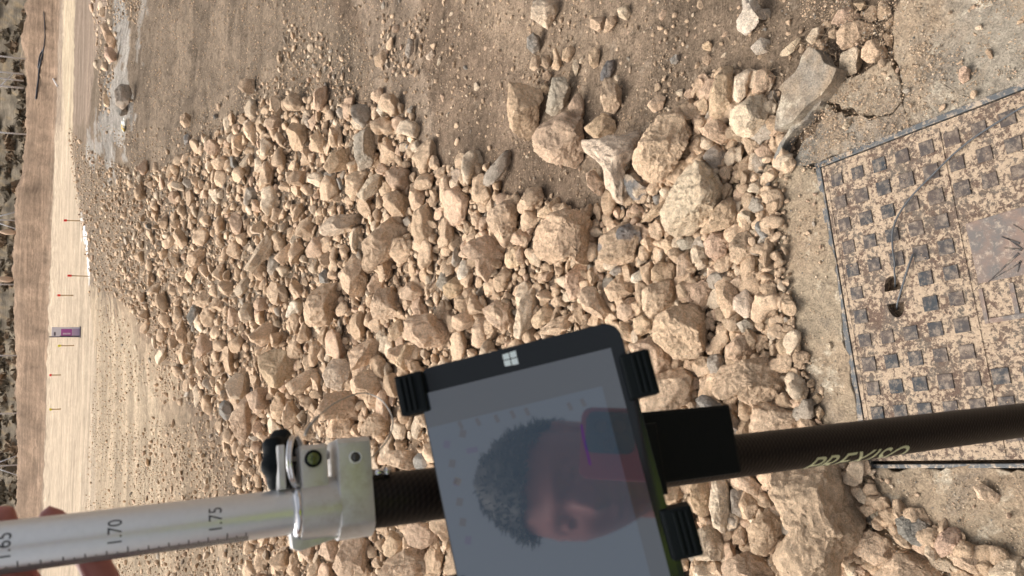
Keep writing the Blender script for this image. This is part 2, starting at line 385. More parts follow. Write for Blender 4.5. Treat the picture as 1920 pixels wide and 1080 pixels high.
# pocket: half round recess each side of a bar
def hole(b0, b1, flip):
    ca = (HX0+HX1)/2; r = (HX1-HX0)/2
    arc = [(ca-r*math.cos(t), (b0 if flip else b1)+(1 if flip else -1)*(-(b1-b0)*math.sin(t))) for t in np.linspace(0, math.pi, 13)]
    return arc
ca = (HX0+HX1)/2; r = (HX1-HX0)/2
h1 = [(ca+r*math.cos(t), HB0+.034-.033*math.sin(t)) for t in np.linspace(math.pi, 0, 15)]; h2 = [(ca+r*math.cos(t), HB1-.034+.033*math.sin(t)) for t in np.linspace(0, math.pi, 15)]
for arc, bb in ((h1, HB0), (h2, HB1)):
    vt = [bm.verts.new(cv(u, v, 0)) for u, v in arc]; vb = [bm.verts.new(cv(u, v, -.035)) for u, v in arc]
    for i in range(len(arc)-1): bm.faces.new((vt[i], vt[i+1], vb[i+1], vb[i]))
    bm.faces.new((vt[-1], vt[0], vb[0], vb[-1])); bm.faces.new(vb)
    # plate between arc and cell border
    e = [bm.verts.new(cv(u, bb, 0)) for u, v in arc]
    for i in range(len(arc)-1): 
        if abs(arc[i][1]-bb)+abs(arc[i+1][1]-bb) > 1e-5: bm.faces.new((vt[i], e[i], e[i+1], vt[i+1]))
vs = [bm.verts.new(cv(u, v, .0005)) for u, v in ((HX0, HB0+.034), (HX1, HB0+.034), (HX1, HB1-.034), (HX0, HB1-.034))]; bm.faces.new(vs)
# rim skirt
vs = [(0, 0), (LA, 0), (LA, LB), (0, LB)]; t = [bm.verts.new(cv(u, v, 0)) for u, v in vs]; b_ = [bm.verts.new(cv(u, v, -.04)) for u, v in vs]
for i in range(4): bm.faces.new((t[i], t[(i+1) % 4], b_[(i+1) % 4], b_[i]))
bmesh.ops.remove_doubles(bm, verts=bm.verts, dist=1e-5)
cpart('plate', bm, MIRON)
# raised treads (surface pattern: one mesh) and smooth panels
bm = bmesh.new(); pa = .0538; pb = .0552; S = .0153; cnt = 0
for i in range(14):
    for j in range(12):
        a = .035+i*pa; b = .0425+j*pb
        if a > .275 and .20 < b < .50 and a < .60: continue
        if abs(a-(HX0+HX1)/2) < .038 and HB0-.02 < b < HB1+.02: continue
        z = random.uniform(.0022, .0038); s1 = S*random.uniform(.93, 1.05)
        frame_prism(bm, cv(a, b), DA, DB, UP, [(-s1, -s1), (s1, -s1), (s1, s1), (-s1, s1)], -.001, z, .0009)
cpart('tread_squares', bm, MBLK)
bm = bmesh.new()   # smooth emblem panel with a square outline panel beside it
frame_prism(bm, cv(0, 0), DA, DB, UP, [(.296, .226), (.42, .222), (.54, .222), (.54, .352), (.42, .352), (.298, .352)], -.001, .0025, .0008)
for q in ([(.296, .363), (.360, .363), (.360, .371), (.304, .371), (.304, .371)],):
    pass
for x0, x1, y0, y1 in ((.295, .303, .363, .434), (.3035, .430, .4245, .434), (.352, .3605, .363, .424), (.4305, .54, .4245, .434)):
    frame_prism(bm, cv(0, 0), DA, DB, UP, [(x0, y0), (x1, y0), (x1, y1), (x0, y1)], -.001, .003, .0006)
k = NM('panel_iron', .75, 0, .3); co = k.coords(); a = k.noise(co, 55, 7, .8); b = k.noise(co, 13, 5, .7)
base = k.mix(k.ramp(b, [(.42, 0.), (.58, 1.)]), (.13, .115, .105), (.20, .14, .11)); base = k.mix(k.ramp(a, [(.52, 0.), (.62, .6)]), base, (.42, .34, .26)); k.color(base); k.bump(a, .0012, 1.)
cpart('emblem_panel', bm, k.m)
bm = bmesh.new()      # raised seams between the panels
for x0, x1, y0, y1 in ((.2795, .2835, .012, .690), (.2835, .78, .2145, .2180), (.2835, .78, .4405, .4440)): frame_box(bm, cv(0, 0), DA, DB, UP, x0, x1, y0, y1, -.001, .0018, .0004)
for x0, x1, y0, y1 in ((.008, .78, .0085, .0110), (.008, .0105, .011, .690)): frame_box(bm, cv(0, 0), DA, DB, UP, x0, x1, y0, y1, -.001, .0012, .0004)
cpart('raised_seam', bm, MIRON)
bm = bmesh.new()   # emblem: narrow rays
z5 = lambda x, y: (1560+x/4.5, 380+y/4.5)
def loc(x, y):
    p = g0([z5(x, y)], .002)[0]-P0; return p@DA, p@DB
for p, q, w0, w1 in (((1575, 428), (1320, 668), .0022, .0005), ((1600, 500), (1330, 660), .0012, .0004), ((1590, 490), (1565, 585), .0014, .0008), ((1432, 288), (1585, 345), .0006, .0018), ((1450, 383), (1600, 400), .0006, .0020), ((1530, 185), (1640, 260), .0006, .0016), ((1480, 300), (1610, 395), .0004, .0014)):
    p = np.array(loc(*p)); q = np.array(loc(*q)); d = q-p; n = np.array([-d[1], d[0]])/np.linalg.norm(d)
    frame_prism(bm, cv(0, 0), DA, DB, UP, [tuple(p+n*w0), tuple(p-n*w0), tuple(q-n*w1), tuple(q+n*w1)], .0022, .0042)
cpart('emblem', bm, MBLK)
fr = bm = bmesh.new()
frame_prism(bm, cv(0, 0), DA, DB, UP, [(GA, GA), (.93, GA), (.93, -.0032), (GA, -.0032)], -.04, .002, .0015)
frame_prism(bm, cv(0, 0), DA, DB, UP, [(GA, -.003), (-.0028, -.003), (-.0028, LB+.0072), (GA, LB+.0072)], -.04, .0012, .0012)
frame_prism(bm, cv(0, 0), DA, DB, UP, [(GA, LB+.0075), (.93, LB+.0075), (.93, GB), (GA, GB)], -.04, .002, .0015)
k = NM('frame_iron', .6, .1, .5); co = k.coords(); a = k.noise(co, 50, 7, .8)
k.color(k.mix(k.ramp(a, [(.50, 0.), (.60, .9)]), (.07, .075, .078), (.40, .31, .22))); k.bump(a, .001, 1.)
o = from_bm('frame', bm, k.m, mc); o.matrix_parent_inverse = off
# ------------------------------------------------------------------ thin cables over the cover
MCAB = simple('cable_rubber', (.075, .08, .085), .55, 0, .4)
V2 = lambda x, y: (1400+x/2.571, 120+y/2.571)
def cable(name, pts, r, lab, dip):
    P = []
    for (p, z) in pts: P.append(g0([p], z)[0])
    bm = bmesh.new(); tube_bm(bm, spline(P, 8), r, 8); o = from_bm(name, bm, MCAB, None, True); meta(o, lab, 'cable')
cable('cable', [((2080, 120), .006), ((1990, 172), .006), (V2(1337, 205), .007), (V2(1230, 268), .008), (V2(1100, 352), .008), (V2(1000, 432), .009), (V2(900, 530), .010), (V2(800, 632), .012), (V2(735, 722), .013), (V2(705, 800), .012), (V2(703, 885), .010), (V2(714, 965), .007), (z5(525, 560), .006), (z5(532, 640), .002), (z5(534, 720), -.03)], .0019, 'long thin grey cable curving across the iron cover and down into its lifting hole', 0)
cable('cable', [(z5(548, 905), -.03), (z5(552, 850), -.004), (z5(585, 735), .006), (z5(625, 600), .010), (z5(655, 510), .012), (z5(684, 432), .006)], .0021, 'short stiff cable end sticking out of the lower lifting hole of the iron cover', 0)
# ------------------------------------------------------------------ stones
def ico(n):
    bm = bmesh.new(); bmesh.ops.create_icosphere(bm, subdivisions=n, radius=1); V = np.array([v.co[:] for v in bm.verts]); Fc = np.array([[v.index for v in f.verts] for f in bm.faces]); bm.free()
    return V/np.linalg.norm(V, axis=1)[:, None], Fc
ICO = {n: ico(n) for n in (1, 2, 3, 4, 5, 6)}
def rock_shape(n, R, hz, seed, rough=1., facets=7, round_=.8, fz=.15, fit=False):
    """n: subdivisions, R: function azimuth->outline radius, hz: half height towards +z. Returns verts"""
    D, Fc = ICO[n]; r = np.random.default_rng(seed); phi = np.arctan2(D[:, 1], D[:, 0]); rho = np.hypot(D[:, 0], D[:, 1])
    rr = R(phi); mean = float(np.mean(rr)); lat = rr*rho**round_
    P = np.stack([np.cos(phi)*lat, np.sin(phi)*lat, hz*np.sign(D[:, 2])*np.abs(D[:, 2])**.85], 1)
    q = P/mean; P = P+D*(.11*fbm(q*1.3+7.3*seed, 2, 1)*mean*rough)[:, None]
    for k in range(facets):
        m = r.normal(size=3); m[2] = abs(m[2])*1.0+fz; m /= np.linalg.norm(m); s = P@m; o = np.percentile(s, 99.5)*r.uniform(.50, .84)
        P = P-np.clip(s-o, 0, None)[:, None]*m*.97
    q = P/mean; sd = r.uniform(0, 90, 3)
    ns = .030*fbm(q*2.2+sd, 3, 1)+.045*(np.abs(fbm(q*3.1+sd, 3, 2))*-1.6+.4)+.030*fbm(q*8+sd, 3, 4)
    if n >= 5: ns = ns+.018*fbm(q*22+sd, 3, 6)
    P = P+D*np.array([1, 1, 1.])*(ns*mean*rough)[:, None]
    if fit:      # bring the widest outline back to the one asked for
        ph = np.arctan2(P[:, 1], P[:, 0]); rad = np.hypot(P[:, 0], P[:, 1]); nb_ = 40; b_ = ((ph+math.pi)/(2*math.pi)*nb_).astype(int) % nb_
        mx = np.zeros(nb_); np.maximum.at(mx, b_, rad); cen = (np.arange(nb_)+.5)/nb_*2*math.pi-math.pi; k_ = np.clip(R(cen)/np.maximum(mx, 1e-6), .7, 1.7)
        kk = np.interp(ph, np.r_[cen[0]-2*math.pi/nb_, cen, cen[-1]+2*math.pi/nb_], np.r_[k_[-1], k_, k_[0]]); P[:, :2] *= kk[:, None]
    return P, Fc
def polyR(P2):
    A = np.asarray(P2, float); E_ = np.roll(A, -1, 0)-A; T = np.linspace(-math.pi, math.pi, 145); d = np.stack([np.cos(T), np.sin(T)], 1)
    den = d[:, None, 0]*E_[None, :, 1]-d[:, None, 1]*E_[None, :, 0]; den = np.where(np.abs(den) < 1e-12, 1e-12, den)
    s = (A[:, 0]*E_[:, 1]-A[:, 1]*E_[:, 0])[None]/den; u = (A[None, :, 0]*d[:, None, 1]-A[None, :, 1]*d[:, None, 0])/den
    out = np.where((u >= -1e-6) & (u <= 1+1e-6) & (s > 0), s, 0).max(1); m = np.median(out[out > 0]); out[out <= 0] = m*.5
    out = np.convolve(np.r_[out[-2], out, out[1]], [.2, .6, .2], 'valid')
    return lambda ph: np.interp(ph, T, out)
TINT = dict(tan=(.69, .50, .335), pale=(.76, .60, .43), brown=(.59, .42, .275), pink=(.67, .47, .325), grey=(.46, .39, .31), dark=(.19, .18, .165), slate=(.30, .275, .24), brightw=(.80, .68, .52))
KEY = []     # (polygon in picture points, kind, landmark label or None)
VIEWS = {4: (900, 0, 2.7), 3: (1340, 0, 3.2724), 5: (900, 350, 2.2985), 7: (300, 350, 2.2985), 6: (400, 0, 2.7), 1: (1340, 540, 2.), 8: (700, 560, 2.077), 9: (360, 720, 3.), 0: (0, 0, 1.)}
def K(view, s, kind='tan', name=None, thick=1., grey=0):
    ox, oy, sc_ = VIEWS[view]; v = [float(t) for t in s.replace(',', ' ').split()]
    KEY.append(([(ox+v[i]/sc_, oy+v[i+1]/sc_) for i in range(0, len(v), 2)], kind, name, thick, grey))
K(4,'145,420 205,425 260,445 315,460 320,510 295,540 300,660 255,712 195,690 150,640 140,540','tan','upright craggy slab of tan stone at the upper edge of the rubble')
K(4,'365,395 430,395 460,460 440,520 375,590 332,565 345,490','grey','smooth greyish egg-shaped stone right beside a craggy slab of tan stone')
K(4,'300,640 400,580 440,562 515,600 520,700 525,800 485,850 340,815 275,760 268,690','tan','large knobbly orange-tan stone above the bare hollow in the heap')
K(4,'445,545 480,480 505,475 525,510 528,600 490,610','tan')
K(4,'510,710 600,705 665,685 700,690 800,655 825,670 790,770 730,850 745,930 755,1030 705,1035 630,940 625,850 590,815 520,765','pale','pale three-pointed stone shaped like a tooth with two horns')
K(4,'830,680 900,590 965,560 1035,525 1060,620 1075,660 1040,740 980,860 930,905 870,925 815,890 775,840 775,780','tan','big wedge-shaped tan boulder coming to a sharp point at the top right')
K(4,'130,760 165,770 150,830 90,910 40,945 12,925 30,870','grey','finger-shaped grey-tan stone lying aslant on the bare dirt left of the hollow')
K(4,'625,400 660,395 720,460 720,520 680,575 630,560 610,500')
K(4,'525,650 590,595 625,575 680,610 690,660 640,690 580,698','brown','rounded double-lobed brown stone just above the three-pointed pale stone')
K(4,'845,530 900,475 940,490 925,550 880,572')
K(4,'535,880 580,860 630,930 632,990 595,990 545,940')
K(4,'730,890 785,875 868,960 840,1010 780,1015 735,960','pale','pale stone with a slate-grey patch under the three-pointed one',1,1)
K(4,'1165,470 1195,380 1245,335 1280,345 1280,470 1250,580 1200,600 1155,575','tan','tall upright tan stone, leftmost of three beside the broken slab')
K(4,'1290,390 1360,345 1395,370 1360,470 1310,525 1282,495','pale','pale stone with a round dimple, middle of three beside the broken slab')
K(4,'1375,470 1400,360 1450,345 1495,390 1475,460 1420,490')
K(4,'1270,560 1370,490 1430,480 1475,520 1478,620 1440,680 1370,705 1300,680 1262,620','pale','chunky round pitted pale stone touching the broken concrete slab')
K(4,'1110,650 1210,605 1300,680 1290,715 1215,730 1130,685','pink','reddish flat-bottomed stone left of the round pitted pale stone')
K(4,'1145,770 1190,735 1250,770 1240,840 1190,860 1130,800','grey')
K(4,'975,815 1050,810 1070,840 1030,870 980,855','brown')
K(0,'1305,300 1340,315 1368,345 1355,375 1325,410 1300,440 1265,445 1245,425 1238,395 1262,350 1285,315','pale','bright block-shaped boulder with flat faces, largest one near the manhole cover',1.2)
K(0,'1310,437 1345,385 1368,370 1385,375 1385,405 1370,425 1330,438','tan')
K(4,'290,0 395,5 400,45 345,150 310,125 258,90 265,30','pale','large five-sided pale stone cut by the top edge of the picture')
K(4,'240,190 270,165 305,190 305,250 270,272 238,240','slate','smooth bluish grey pebble on the dirt below the five-sided pale stone')
K(4,'695,45 740,25 770,60 745,105 705,85','pale'); K(4,'560,90 630,85 640,130 600,160 560,140'); K(4,'625,170 640,95 690,78 695,120 665,155')
K(4,'420,250 460,230 485,255 450,315 415,305'); K(4,'365,245 390,245 415,320 395,355 360,345 375,300'); K(4,'262,290 300,280 305,330 275,360 250,345'); K(4,'315,285 350,278 365,320 340,350 312,330')
K(4,'551,265 585,240 608,260 600,330 575,348 552,320'); K(4,'610,370 640,310 680,305 685,350 640,410 610,405','dark','dark bluish half-buried pebble on the dirt')
K(4,'470,310 490,300 505,340 485,390 470,350','pale'); K(4,'318,370 345,355 365,380 345,410 318,400','brown'); K(4,'305,425 330,415 355,450 335,485 310,455')
K(4,'1325,-20 1390,-20 1420,40 1470,45 1480,80 1450,100 1415,95 1400,130 1350,180 1305,150 1300,100 1330,55','brightw','very pale bone-shaped stone with two lobes at the top edge')
K(4,'1370,240 1420,190 1470,205 1460,265 1400,278','brightw','very pale lumpy stone just below the bone-shaped one')
K(4,'1515,285 1530,255 1600,195 1625,185 1620,235 1560,280','pale','pale leaf-shaped stone pointing at the tip of the broken slab')
K(4,'1090,400 1155,395 1160,430 1115,475 1085,460','brown'); K(4,'1095,525 1140,480 1165,500 1160,570 1110,560'); K(4,'1071,595 1120,575 1140,600 1110,635 1075,625'); K(4,'1125,225 1160,205 1187,240 1170,262 1130,250','brown'); K(4,'1125,290 1155,275 1180,300 1155,330 1128,318','brown'); K(4,'960,300 990,275 1020,290 995,325 970,322','slate')
K(3,'750,200 790,150 880,125 960,150 972,190 930,250 860,290 790,305 752,265','tan','big rounded orange-tan stone lying above the concrete apron')
K(3,'715,140 760,60 830,45 905,100 900,125 840,130 775,160','pink'); K(3,'905,300 940,250 990,240 1055,300 1060,350 1010,380 940,385 900,350','tan','rounded tan stone wedged against the edge of the concrete apron')
K(3,'775,330 860,290 895,310 905,390 880,440 800,470 765,430','pale','squarish pale stone next to the corner of the concrete apron')
K(3,'915,80 960,35 990,40 997,110 960,138 915,115'); K(3,'1005,20 1040,0 1085,50 1070,100 1030,122 1000,110'); K(3,'560,240 600,180 650,160 680,200 640,240 600,275','pale'); K(3,'615,255 650,238 705,285 690,315 640,300'); K(3,'700,190 740,165 755,200 740,240 700,230')
K(3,'712,480 740,445 785,465 775,500 740,515','grey'); K(3,'525,700 590,665 635,690 620,740 560,780 520,745'); K(3,'330,830 370,760 430,770 440,810 400,845','pink'); K(3,'245,925 300,880 370,900 375,940 330,975 270,960','brown')
K(3,'1500,430 1530,402 1570,430 1560,490 1520,515 1497,480','pink','small pinkish stone lying alone on the concrete apron'); K(3,'780,780 815,735 850,720 840,760 800,795','pale','little boot-shaped pale stone on the cracked concrete')
K(3,'850,20 920,10 940,45 890,65'); K(3,'1030,215 1060,195 1095,230 1085,295 1050,270')
K(5,'160,85 200,10 260,0 275,50 225,110 170,115'); K(5,'35,110 100,65 160,50 160,120 150,200 105,270 60,200 30,150','tan','tall craggy tan stone left of the crumbly reddish clod')
K(5,'245,180 300,115 370,95 450,110 510,190 515,240 480,330 420,330 380,300 330,330 250,310 230,250','pink','crumbly reddish clod of earth and stones in the middle of the rubble')
K(5,'246,110 330,45 355,55 330,110 280,135 248,130'); K(5,'515,220 600,165 690,155 690,230 660,320 590,340 510,320 510,280','tan','tan stone with a dark slate patch right of the crumbly reddish clod',1,1)
K(5,'690,150 740,95 830,35 835,80 760,130 700,160'); K(5,'965,240 1000,200 1050,195 1085,240 1060,290 1020,325 975,290','pink'); K(5,'1075,250 1110,205 1160,190 1198,240 1180,295 1120,335 1080,320','tan','rounded brownish stone below the bright block-shaped boulder')
K(5,'850,310 890,280 925,310 925,375 890,398 848,390'); K(5,'740,360 770,320 830,340 840,390 800,410 740,405','brown'); K(5,'555,370 590,340 640,335 635,365 580,385','grey','thin flat grey stone lying on top of the rubble'); K(5,'655,380 690,360 745,360 735,410 690,420 650,410','brightw','small whitish block lying on the rubble')
K(5,'535,440 590,385 660,390 665,450 620,480 560,495'); K(5,'420,470 450,435 495,430 540,500 590,545 580,575 520,570 450,530'); K(5,'590,520 640,480 700,480 690,540 630,580 595,565'); K(5,'700,450 740,420 830,400 850,460 850,510 790,540 735,570 700,520')
K(5,'760,560 840,515 940,505 975,560 975,690 930,735 840,740 750,660 745,620','tan','big flat-topped tan boulder above the tablet clip',1.1)
K(5,'845,430 880,400 920,430 915,490 870,500'); K(5,'905,430 960,400 1005,440 1000,490 960,515 910,480','brown'); K(5,'1015,430 1060,410 1110,440 1120,520 1120,570 1060,570 1025,500'); K(5,'1080,490 1150,440 1195,520 1190,560 1140,565 1085,520','pale','pale star-shaped angular stone at the right side of the rubble')
K(5,'660,570 700,555 750,580 740,620 690,645 665,620'); K(5,'640,680 740,648 820,700 870,760 850,790 760,815 720,820 660,730','tan','tan boulder partly behind the upper right tablet clip'); K(5,'680,940 740,820 860,775 935,810 940,860 910,920 880,940 760,990 700,1000','tan','big tan boulder behind the tablet between clip and pole bracket')
K(5,'1005,850 1040,770 1130,750 1220,735 1350,745 1370,800 1365,880 1290,915 1180,945 1080,900 1040,925 1005,880','tan','long bone-like tan boulder lying by the edge of the concrete',1.1)
K(5,'1060,690 1110,645 1200,635 1210,680 1170,730 1110,760 1060,730'); K(5,'1275,680 1320,640 1350,660 1355,740 1290,720'); K(5,'980,740 1020,710 1060,740 1045,790 1000,815 980,790','grey'); K(5,'945,830 980,797 1000,830 1000,890 950,885')
K(5,'915,920 970,895 1040,940 1120,1010 1150,1060 1030,1085 990,990','slate','grey speckled granite stone peeking out beside the pole bracket'); K(5,'1160,1060 1180,940 1220,910 1330,940 1430,990 1450,1025 1300,1070','tan','jagged tan boulder right above the black pole')
K(5,'880,750 975,735 960,780 930,800 880,780','brown'); K(5,'145,600 175,480 230,432 262,480 250,520 225,600 170,655 145,640','pale','long smooth whitish stone standing above the tablet logo')
K(5,'15,545 80,495 145,520 140,600 100,625 40,585'); K(5,'220,570 290,500 350,545 300,580 240,615'); K(5,'240,630 320,570 390,545 425,590 330,640'); K(5,'370,380 430,330 462,350 450,400 430,470 390,490 365,430','pink'); K(5,'110,290 160,255 190,280 185,330 130,355 108,330'); K(5,'55,400 110,345 140,380 125,440 70,455','brown')
K(5,'600,580 640,590 685,640 650,670 605,650'); K(5,'980,350 1030,330 1060,370 1020,400 980,390'); K(5,'1075,410 1120,380 1165,405 1160,430 1110,435'); K(5,'1145,380 1190,340 1205,365 1180,405 1148,405'); K(5,'780,240 820,205 855,240 850,285 800,290'); K(5,'845,235 900,215 940,210 915,265 870,275','grey')
K(5,'690,240 735,195 760,240 780,270 730,280'); K(5,'725,180 760,140 810,190 770,230 735,215'); K(5,'1105,590 1160,562 1210,580 1200,620 1130,628','grey'); K(5,'1020,600 1060,580 1100,600 1075,632 1030,628'); K(5,'975,690 1010,665 1035,690 1010,720 975,715')
K(7,'690,170 740,125 860,115 900,130 920,160 840,185 740,215 690,205','pale','long pale rolling-pin-shaped stone near the centre of the rubble'); K(7,'870,240 930,185 990,135 1050,150 1070,190 1010,290 940,350 890,370 870,340 880,290','tan','large slanted tan boulder just below the rolling-pin-shaped stone')
K(7,'970,90 960,40 1020,15 1085,60 1080,130 1000,125'); K(7,'1080,90 1100,10 1140,0 1140,70 1110,110'); K(7,'640,470 700,420 770,415 800,470 740,530 750,580 700,600 630,600 620,530','tan','big dusty tan boulder with a small white stone at its left'); K(7,'905,520 930,445 1000,435 1050,520 1050,560 990,570 920,570')
K(7,'1055,590 1080,555 1170,550 1260,590 1285,650 1230,690 1120,690 1060,650','tan','broad knobbly tan boulder above the left corner of the tablet'); K(7,'985,610 1040,560 1055,650 1030,680 990,640'); K(7,'1345,690 1345,610 1370,560 1410,570 1425,650 1400,690'); K(7,'1260,560 1330,530 1385,545 1350,600 1290,625 1260,600'); K(7,'1390,530 1450,490 1517,500 1517,600 1470,620 1420,580')
K(7,'820,700 900,660 980,640 990,680 950,740 870,780 830,795 815,740','tan','slanting ridge-backed tan stone with a dark gap beneath it'); K(7,'985,700 1050,680 1130,700 1140,750 1080,795 1020,760 980,740'); K(7,'700,810 740,745 800,745 830,790 815,850 770,880 720,860','pale','pale lumpy stone left of the upper left tablet clip'); K(7,'820,840 880,790 950,800 990,880 970,940 910,980 880,920 830,890')
K(7,'420,730 500,700 590,720 600,790 540,830 520,865 470,860 430,790','tan','broad flat tan stone left of the pale lumpy one'); K(7,'280,850 330,800 380,820 385,880 350,915 300,910','pale'); K(7,'255,940 280,920 320,950 315,1000 280,1005 258,980','slate','two-tone pebble, half white and half grey, at the fringe of the rubble'); K(7,'370,900 430,865 470,880 465,940 420,985 390,950')
K(7,'665,980 720,890 830,880 895,960 880,1010 750,1000 700,1010'); K(7,'715,1050 770,935 850,1010 860,1080 720,1080'); K(7,'600,910 640,895 690,935 650,965 605,940','brown'); K(7,'685,380 715,350 745,385 730,415 690,415','slate','small dark grey cone-shaped stone in the tan rubble'); K(7,'775,380 830,290 880,340 890,400 880,470 820,475 785,430')
K(7,'630,270 660,220 700,220 735,280 690,300 635,305'); K(7,'360,350 430,240 470,185 520,200 500,270 440,330 400,370','pale','long tan stone lying diagonally in the far part of the rubble'); K(7,'490,305 550,250 590,250 590,290 530,340'); K(7,'540,560 560,500 600,480 620,500 600,550 550,565','brightw','small white stone against a big dusty tan boulder'); K(7,'115,560 140,510 180,510 165,570 130,600','slate','smooth grey oval stone in the far fine rubble')
K(7,'1280,370 1300,320 1360,315 1360,350 1310,400 1285,400','brightw'); K(7,'1220,430 1270,390 1310,410 1300,460 1250,485 1222,460','brown'); K(7,'1150,440 1195,365 1190,410 1165,440','pale'); K(7,'1190,420 1210,370 1260,360 1275,390 1220,450','grey'); K(7,'1340,130 1370,110 1400,140 1385,175 1345,165')
K(7,'1280,300 1340,230 1420,210 1465,260 1510,290 1440,350 1410,420 1360,370 1360,320','tan'); K(7,'380,640 450,590 520,580 500,650 440,690 390,660'); K(7,'540,850 620,800 690,770 700,810 620,880 570,900'); K(7,'1030,450 1080,410 1140,420 1150,460 1090,490 1035,480'); K(7,'1270,500 1310,460 1365,470 1360,520 1290,540','brown'); K(7,'1180,540 1215,490 1255,500 1240,570 1190,570'); K(7,'890,430 930,370 970,335 980,380 960,440 910,460')
K(6,'370,660 400,620 470,640 475,700 450,760 400,760'); K(6,'490,700 530,650 580,740 560,780 500,760'); K(6,'555,840 600,770 680,750 715,790 710,850 620,870 590,880'); K(6,'710,700 740,670 790,640 825,700 820,780 800,840 740,860 715,790','grey','dark-sided upright stone standing in the upper part of the rubble',1.3); K(6,'370,900 410,865 490,870 500,920 460,945 380,930'); K(6,'725,985 780,910 850,860 875,900 840,960 770,1020','pale'); K(6,'990,1000 1000,930 1060,920 1070,980 1040,1040 1010,1070'); K(6,'670,900 720,865 770,880 760,960 700,1020 670,960'); K(6,'840,960 880,915 920,930 920,970 850,995'); K(6,'870,980 940,960 990,1000 970,1060 900,1080 860,1040')
K(6,'260,620 300,580 360,590 340,640 280,660'); K(6,'800,470 850,440 865,500 830,520 800,500'); K(6,'815,290 860,250 880,290 850,340 820,335'); K(6,'970,270 985,195 1015,200 1015,260 990,295','grey'); K(6,'1075,285 1110,250 1128,275 1100,305 1080,300','pale','small whitish stone on the dirt near the top centre'); K(6,'125,440 140,400 205,400 210,460 190,475 150,465','tan','single tan stone lying alone on the bare track beyond the rubble'); K(6,'1205,870 1270,825 1280,880 1240,930 1210,900','pale'); K(6,'825,560 840,520 880,560 890,600 850,590','brightw'); K(6,'445,620 460,560 490,570 480,640','pale'); K(6,'130,830 180,770 210,780 190,820 150,850','pale')
K(1,'220,700 300,650 460,650 500,720 530,800 565,880 540,960 480,1020 480,1095 260,1095 210,1000 270,920 250,860 205,780','tan','huge furrowed tan boulder just below the black pole',1.0); K(1,'120,900 200,820 250,860 262,910 190,1005 140,990','tan','egg-shaped tan stone leaning on the huge furrowed boulder'); K(1,'520,940 580,910 650,935 698,990 680,1030 600,1040 520,990','tan','oval tan stone between the huge boulder and the smooth grey stone'); K(1,'675,850 710,835 760,860 830,910 800,980 740,960 690,920','slate','smooth light grey stone near the lower right corner'); K(1,'820,960 860,900 920,895 942,930 900,990 850,1012','pink','rounded pinkish stone right of the smooth light grey one')
K(1,'890,1000 960,960 1020,975 1020,1040 980,1075 900,1040'); K(1,'1030,1060 1090,1000 1170,985 1180,1095 1035,1095','pale','pale stone cut off by the lower right corner of the picture'); K(1,'970,745 1010,735 1075,780 1060,805 990,790','tan','flat orange-tan stone half sunk in the dust by the cover'); K(1,'505,740 540,725 580,770 545,795 520,780'); K(1,'540,825 600,790 620,830 570,858'); K(1,'600,1075 680,1000 760,990 850,1040 880,1120 600,1120','tan')
K(0,'1335,895 1367,893 1368,970 1362,1000 1338,990 1330,950','pale','long pale peg-shaped stone under the pole bracket'); K(1,'30,1030 120,985 210,1010 255,1095 30,1095'); K(0,'1292,1000 1330,985 1372,1015 1350,1050 1305,1050','pale'); K(1,'60,710 110,690 185,750 180,800 130,770 70,740'); K(1,'60,760 100,750 125,800 100,860 65,840','grey'); K(1,'105,835 150,790 185,800 180,830 130,870','brown'); K(1,'65,930 100,880 125,900 120,960 70,960','brown'); K(1,'515,1060 540,1030 572,1050 560,1080')
K(1,'365,410 385,395 410,415 385,435'); K(1,'370,460 390,440 415,470 395,495'); K(1,'315,360 330,340 345,360 335,388'); K(1,'418,215 430,200 446,215 432,235','pale')
K(8,'110,900 150,870 250,880 255,940 190,975 140,960'); K(8,'20,1070 60,1010 150,975 240,1010 255,1060 240,1100 30,1100'); K(8,'30,640 60,590 190,590 195,650 120,665'); K(8,'60,240 100,180 170,185 195,215 190,250 120,280'); K(8,'1235,710 1310,700 1310,840 1270,850 1235,790','brown'); K(8,'1120,730 1230,710 1220,760 1160,805 1120,790'); K(8,'1255,1040 1310,1025 1365,1050 1350,1100 1245,1100','pale')
K(9,'210,200 260,110 300,70 340,120 330,200 340,250 290,345 240,290'); K(9,'440,130 480,40 540,70 545,150 500,200 450,190'); K(9,'1000,180 1080,120 1120,150 1120,250 1090,290 960,290 950,240'); K(9,'600,950 660,880 700,920 690,960 650,1000 610,960'); K(9,'710,960 740,870 830,860 830,930 790,990 720,960'); K(9,'850,880 930,850 1000,880 1000,940 960,1080 830,1080 790,1030'); K(9,'1070,920 1120,820 1190,870 1200,930 1130,980 1080,960'); K(9,'1050,1090 1090,1000 1200,930 1300,920 1390,1040 1380,1090'); K(9,'425,1000 500,940 560,960 550,1030 480,1050'); K(9,'650,1040 710,990 770,1050 760,1090 650,1090')
K(0,'215,170 226,158 242,160 247,175 243,192 230,205 217,196','grey','big smooth grey boulder beside the pale spill on the far track',.8); K(0,'216,195 228,190 240,196 238,214 226,218 218,208','slate','darker grey boulder touching the bigger smooth one on the far track',.8)
K(0,'187,46 200,44 208,60 218,75 214,92 204,88 196,70','pink'); K(0,'197,88 210,90 218,100 218,112 205,118 196,105','pink'); K(0,'192,178 200,176 206,190 203,202 195,198','tan')
K(0,'338,218 348,211 358,218 356,236 346,240 338,230','brown','brown oval stone lying alone on the track above the far rubble'); K(0,'344,255 352,250 359,258 354,270 346,272','slate')
K(0,'445,150 458,147 476,150 478,168 462,175 450,170') if False else None
